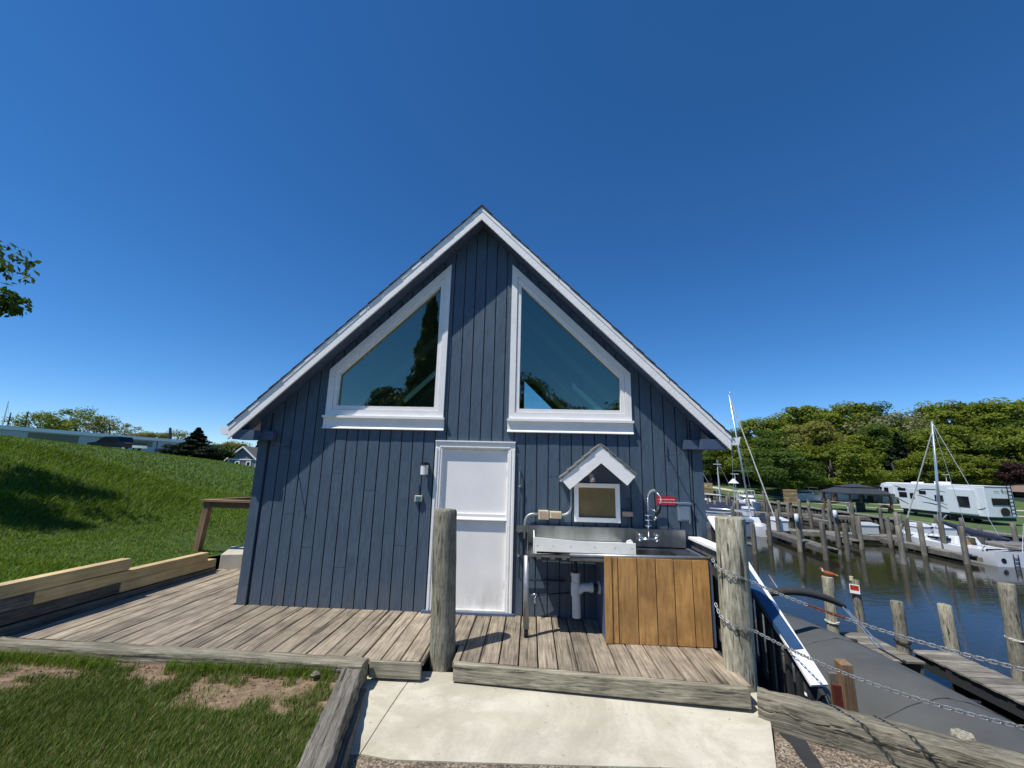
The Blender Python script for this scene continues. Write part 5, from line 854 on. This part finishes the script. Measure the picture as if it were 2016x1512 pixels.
# motor cruisers
def cruiser():
    t = thing('motor_boat', 'x', 'boat', (0, 0, 0)); rows = hull_rows(7.5, 2.7, 1.2, 0); m = MB(); m.grid(rows); m.f.append(tuple(range(9))); mk('hull', m, 'hull', t, smooth='auto', local=True)
    m = MB(); m.grid([[(r[0][0], r[0][1], r[0][2]-.02), (0, r[0][1], r[0][2]+.08), (r[8][0], r[8][1], r[8][2]-.02)] for r in rows]); mk('deck', m, 'hull', t, local=True)
    m = MB(); m.hexa([(-1.05, 1.6, 1.2), (1.05, 1.6, 1.2), (.7, 5.2, 1.25), (-.7, 5.2, 1.25), (-.9, 1.8, 2.1), (.9, 1.8, 2.1), (.6, 4., 2.0), (-.6, 4., 2.0)]); mk('cabin', m, 'hull', t, bevel=.08, local=True)
    m = MB(); m.hexa([(-1.0, 2.2, 1.5), (1.0, 2.2, 1.5), (.72, 4.75, 1.5), (-.72, 4.75, 1.5), (-.96, 2.2, 1.85), (.96, 2.2, 1.85), (.7, 4.4, 1.82), (-.7, 4.4, 1.82)]); mk('window_band', m, 'carglass', t, local=True)
    m = MB(); m.hexa([(-1, .5, 2.5), (1, .5, 2.5), (.9, 2.9, 2.6), (-.9, 2.9, 2.6), (-1, .5, 2.58), (1, .5, 2.58), (.9, 2.9, 2.68), (-.9, 2.9, 2.68)]); [m.tube([(x, y, 1.3), (x*.95, y+.1, 2.52)], .03, 6) for x in (-.95, .95) for y in (.6, 2.7)]; mk('hardtop', m, 'hull', t, local=True)
    m = MB(); m.tube([(-.7, 5.6, 1.3), (-.5, 6.2, 1.8), (0, 7.3, 1.85), (.5, 6.2, 1.8), (.7, 5.6, 1.3)], .025, 6); mk('bow_rail', m, 'alu', t, local=True); return t
c0 = cruiser(); GB = 'motor cruisers in the far harbour'
for i, (x, y, z, r, s, lb) in enumerate(((23.4, 46, -2.9, 1.3, .9, 'white cruiser at the second far dock right of the building corner'), (18, 50, -2.9, 2.9, 1, 'white cruiser seen just past the building corner'), (25, 58, -2.9, .3, 1.1, 'white cruiser moored at the farthest dock'), (19.5, 60, -2.9, .2, 1.1, 'large cruiser far down the harbour near the corner'), (30.5, 56, -2.9, 2.8, 1, 'white cruiser close to the far seawall'), (15, 40, -2.9, .1, .85, 'nearer white motor boat left of the tall mast'), (27, 72, -2.9, .6, 1.2, 'farthest cruiser beyond the docks'), (47.5, 67.5, -2.2, 1.9, .85, 'white boat parked on land under the dark trees'), (54, 69.5, -2.1, 1.7, .85, 'white boat parked on land left of the gazebo'), (57.5, 71, -2.1, 1.6, .9, 'second white boat parked on land behind the gazebo'), (33, 84, -2.9, .9, 1.2, 'cruiser at the far harbour end below the trees'), (21, 84, -2.9, -.6, 1.2, 'distant cruiser close to the left trees'))):
    t = c0 if i == 0 else copy_tree(c0); t.location = (x, y, z); t.rotation_euler.z = r; t.scale = (s,)*3; tag(t, lb, 'boat', GB)
for i, (x, y) in enumerate(((22.5, 40.5), (25.5, 44.2))):
    t = thing('tarped_boat', ['boat under a navy tarp left of the tall mast', 'boat under a navy tarp behind the tall mast'][i], 'boat', (x, y, -2.8)); rows = hull_rows(6, 2.3, .8, 0); m = MB(); m.grid(rows); mk('hull', m, 'hull', t, smooth=True, local=True); m = MB(); m.grid([[(r[0][0]*1.03, r[0][1], r[0][2]-.15), (r[0][0]*.6, r[0][1], r[0][2]+.35), (0, r[0][1], r[0][2]+.6), (r[8][0]*.6, r[8][1], r[8][2]+.35), (r[8][0]*1.03, r[8][1], r[8][2]-.15)] for r in rows]); mk('tarp', m, 'navy', t, smooth=True, local=True); t.rotation_euler.z = 1.2
for x, y, zt, a, lb in ((31.9, 66.7, 4.1, 1.9, 'distant mast with slanting stay right of the building corner'), (25.6, 60, 4.5, 2.4, 'distant mast at the building corner'), (29, 74, 5.4, 1.2, 'far thin mast between the stay and the trees')): m = MB(); m.tube([(x, y, -2.6), (x-.3, y, zt)], [.08, .05], 6); m.tube([(x-.3, y, zt), (x+a, y, -1)], .04, 5); tag(mk('boat_mast', m, 'alu'), lb, 'mast', 'far masts')
for x, y, zt, lb in ((27.3, 56.5, 3.1, 'lamp post with a flat head near the building corner'), (29.8, 56.9, 1.8, 'shorter lamp post with a flat head beside the tall mast'), (67, 66, 2.5, 'lamp post above the white trailer')): m = MB(); m.tube([(x, y, -2.3), (x, y, zt)], .05, 6); m.box(x-.5, x+.5, y-.15, y+.15, zt, zt+.08); tag(mk('lamp_post', m, 'hull'), lb, 'lamp')
m = MB(); m.tube([(63.5, 70, -2), (62.2, 70, 4.2)], [.16, .12], 8); tag(mk('utility_pole', m, 'pilefar'), 'leaning pale utility pole behind the front of the trailer', 'pole')
m = MB(); m.add([(29.6, 57, 1.25)]+[(29.6+math.cos(a)*.75, 57+math.sin(a)*.75, .55) for a in [k*math.pi/4 for k in range(8)]], [(0, k+1, (k+1) % 8+1) for k in range(8)]); m.tube([(29.6, 57, -2.2), (29.6, 57, 1.2)], .04, 6); tag(mk('parasol', m, 'hull'), 'small pale parasol on the far dock', 'parasol')

# ---------------------------------------------------------------- gazebo, trailer, buildings on the far bank
gz = thing('gazebo', 'dark roofed gazebo on wooden posts on the far lawn', 'gazebo', (39.4, 47.5, -2.1)); gx, gy, gw = 39.3, 47.5, 2.6
def pyr(x, y, w, z0, z1, w1): m = MB(); m.hexa([(x-w, y-w, z0), (x+w, y-w, z0), (x+w, y+w, z0), (x-w, y+w, z0), (x-w1, y-w1, z1), (x+w1, y-w1, z1), (x+w1, y+w1, z1), (x-w1, y+w1, z1)]); return m
mk('roof', pyr(gx, gy, gw, .02, .62, 1.3), 'gaz', gz); mk('upper_roof', pyr(gx, gy, 1.45, .68, 1.05, .1), 'gaz', gz); mk('eave', pyr(gx, gy, gw+.03, -.1, .02, gw+.03), 'gaz', gz)
for a in (-1, 1):
    for b in (-1, 1): m = MB(); m.box(gx+a*2.2-.1, gx+a*2.2+.1, gy+b*2.2-.1, gy+b*2.2+.1, -2.1, -.08); mk('post', m, 'brown', gz)
t = thing('gas_grill', 'dark covered grill under the gazebo', 'grill', (39, 46.6, -2.1)); m = MB(); m.box(38.7, 39.4, 46.3, 46.9, -2.1, -1.1); mk('cover', m, 'canvas', t, bevel=.08)
t = thing('patio_chair', 'white chair on the lawn left of the grill', 'chair', (37.6, 46, -2.1)); m = MB(); m.box(37.3, 37.9, 45.7, 46.3, -1.7, -1.62); mk('seat', m, 'hull', t); m = MB(); m.box(37.3, 37.9, 46.25, 46.32, -1.65, -1.1); mk('backrest', m, 'hull', t)
for a in (37.32, 37.82):
    for b in (45.72, 46.22): m = MB(); m.box(a, a+.06, b, b+.06, -2.1, -1.7); mk('leg', m, 'hull', t)
rv = thing('travel_trailer', 'white fifth wheel camping trailer with dark swooping stripes', 'trailer', (43, 40, -2.1)); X0, X1 = 41.7, 44.2; zr_, zb = 1.28, -1.42
m = MB(); m.prism([(35.2, zb), (44.4, zb), (44.5, -.35), (46.9, -.3), (47.2, .25), (46.6, zr_-.1), (46.2, zr_), (35.25, zr_-.04)], X0, X1, 0); mk('body', m, 'rvwhite', rv, bevel=.06)
m = MB(); m.box(X0+.1, X1-.1, 35.2, 46., zr_, zr_+.06); m.box(42.6, 43.4, 40, 40.9, zr_+.06, zr_+.3); m.box(42.6, 43.4, 43, 43.6, zr_+.06, zr_+.2); mk('roof', m, 'shedroof', rv)
for a, b, c, d in ((36.0, 38.6, -1.25, .9), (42.2, 43.1, -1.35, .75), (45.0, 46.2, -.25, .95)):
    m = MB(); m.box(X0-.28 if b-a > 2 or a > 44 else X0-.03, X0, a, b, c, d); mk('slide_out' if a != 42.2 else 'door', m, 'rvwhite', rv)
for a, b, c, d, o_ in ((36.4, 37.5, -.7, .3, .29), (39.2, 40.1, -.35, .25, .01), (41.0, 41.8, .25, .6, .01), (42.4, 42.9, -.3, .3, .04), (43.3, 44.3, -.2, .35, .01), (43.4, 44.4, .5, .78, .01), (45.3, 45.9, .2, .75, .29), (46.3, 46.9, .55, .8, .01)): m = MB(); m.box(X0-o_-.02, X0-o_+.005, a, b, c, d); mk('window', m, 'carglass', rv, bevel=.01)
m = MB(); m.box(X0+.5, X1-.5, 35.17, 35.21, -.35, .25); mk('rear_window', m, 'carglass', rv, bevel=.01)
def swoosh(pts, w): 
    m = MB(); rows = []
    for i, (y, z) in enumerate(pts): k = math.sin(math.pi*(i+.3)/(len(pts)-.4)); rows.append([(X0-.012, y, z-w*k), (X0-.012, y, z+w*k)])
    m.grid(rows); mk('stripe', m, 'stripe', rv)
swoosh([(38.7, -1.1), (39.6, -.75), (40.6, -.62), (41.6, -.55)], .05); swoosh([(38.7, -.7), (40, -.35), (41.5, .05), (42.1, .12)], .04); swoosh([(38.8, .55), (40, .78), (41.4, .75), (42.1, .55)], .05); swoosh([(43.2, -.9), (44, -.6), (44.9, -.2)], .05); swoosh([(44.9, .0), (46.2, .15), (46.9, .45), (46.0, .72), (45, .85)], .07); swoosh([(43.2, .6), (44.2, .85), (44.9, 1.)], .04); swoosh([(35.3, -.6), (35.6, -.75), (36, -.8)], .06)
m = MB(); [m.box(x, x+.04, 35.1, 35.15, -1.2, zr_+.2) for x in (43.6, 43.95)]; [m.box(43.6, 43.99, 35.11, 35.14, z, z+.04) for z in [-1.1+.33*k for k in range(8)]]; mk('ladder', m, 'iron', rv)
m = MB(); text_strokes(m, 42.5, 35.19, .78, (5, 5), .11, .16, random.Random(4)); m.prism([(43.15, .92), (43.3, .92), (43.24, 1.1)], 35.17, 35.19, 1); mk('lettering', m, 'stripe', rv)
m = MB(); m.tube([(43.1, 35.05, -.9), (43.1, 35.15, -.9)], .36, 18); mk('spare_wheel', m, 'tyre', rv)
m = MB(); m.box(X0+.1, X1-.1, 35.3, 44.2, -1.7, zb); mk('chassis', m, 'iron', rv)
for y in (38.6, 39.6):
    for x in (X0+.05, X1-.35): m = MB(); m.tube([(x, y, -1.73), (x+.3, y, -1.73)], .37, 16); mk('wheel', m, 'tyre', rv)
m = MB(); m.box(42.3, 42.5, 44.6, 44.8, -2.1, -.4); m.box(43.4, 43.6, 44.6, 44.8, -2.1, -.4); m.box(42.0, 43.9, 44.3, 44.42, -1.4, -.4); mk('landing_leg', m, 'iron', rv)
bb = thing('long_building', 'long low tan brick building with brown roof behind the trailer', 'building', (82, 60, -1.7)); m = MB(); m.box(78, 86, 40, 74, -2.2, .15); mk('wall', m, 'brick', bb); m = MB(); m.prism([(77.3, .15), (86.7, .15), (82, 1.55)], 39.4, 74.6, 1); mk('roof', m, 'roofbrown', bb)
m = MB(); m.box(77.9, 78, 40.5, 73, -.75, .1); mk('window_band', m, 'carglass', bb)
t = thing('small_hut', 'small dark hut with pale roof edge behind the gazebo', 'hut', (57.3, 66, -2.1)); m = MB(); m.box(56.5, 58.6, 65.6, 67.5, -2.1, .5); mk('wall', m, 'brick', t); m = MB(); m.box(56.3, 58.8, 65.4, 67.7, .5, .62); mk('roof', m, 'hull', t)
t = thing('parked_motorcycle', 'small dark motorcycle by the trailer hitch', 'motorcycle', (40.6, 45.2, -2.1)); m = MB(); m.tube([(40.1, 45.2, -1.5), (40.5, 45.2, -1.3), (40.9, 45.2, -1.35), (41.2, 45.2, -1.5)], [.08, .16, .15, .08], 8); mk('body', m, 'black', t)
for x in (40.0, 41.25): m = MB(); m.tube([(x, 45.15, -1.8), (x, 45.25, -1.8)], .3, 14); mk('wheel', m, 'tyre', t)
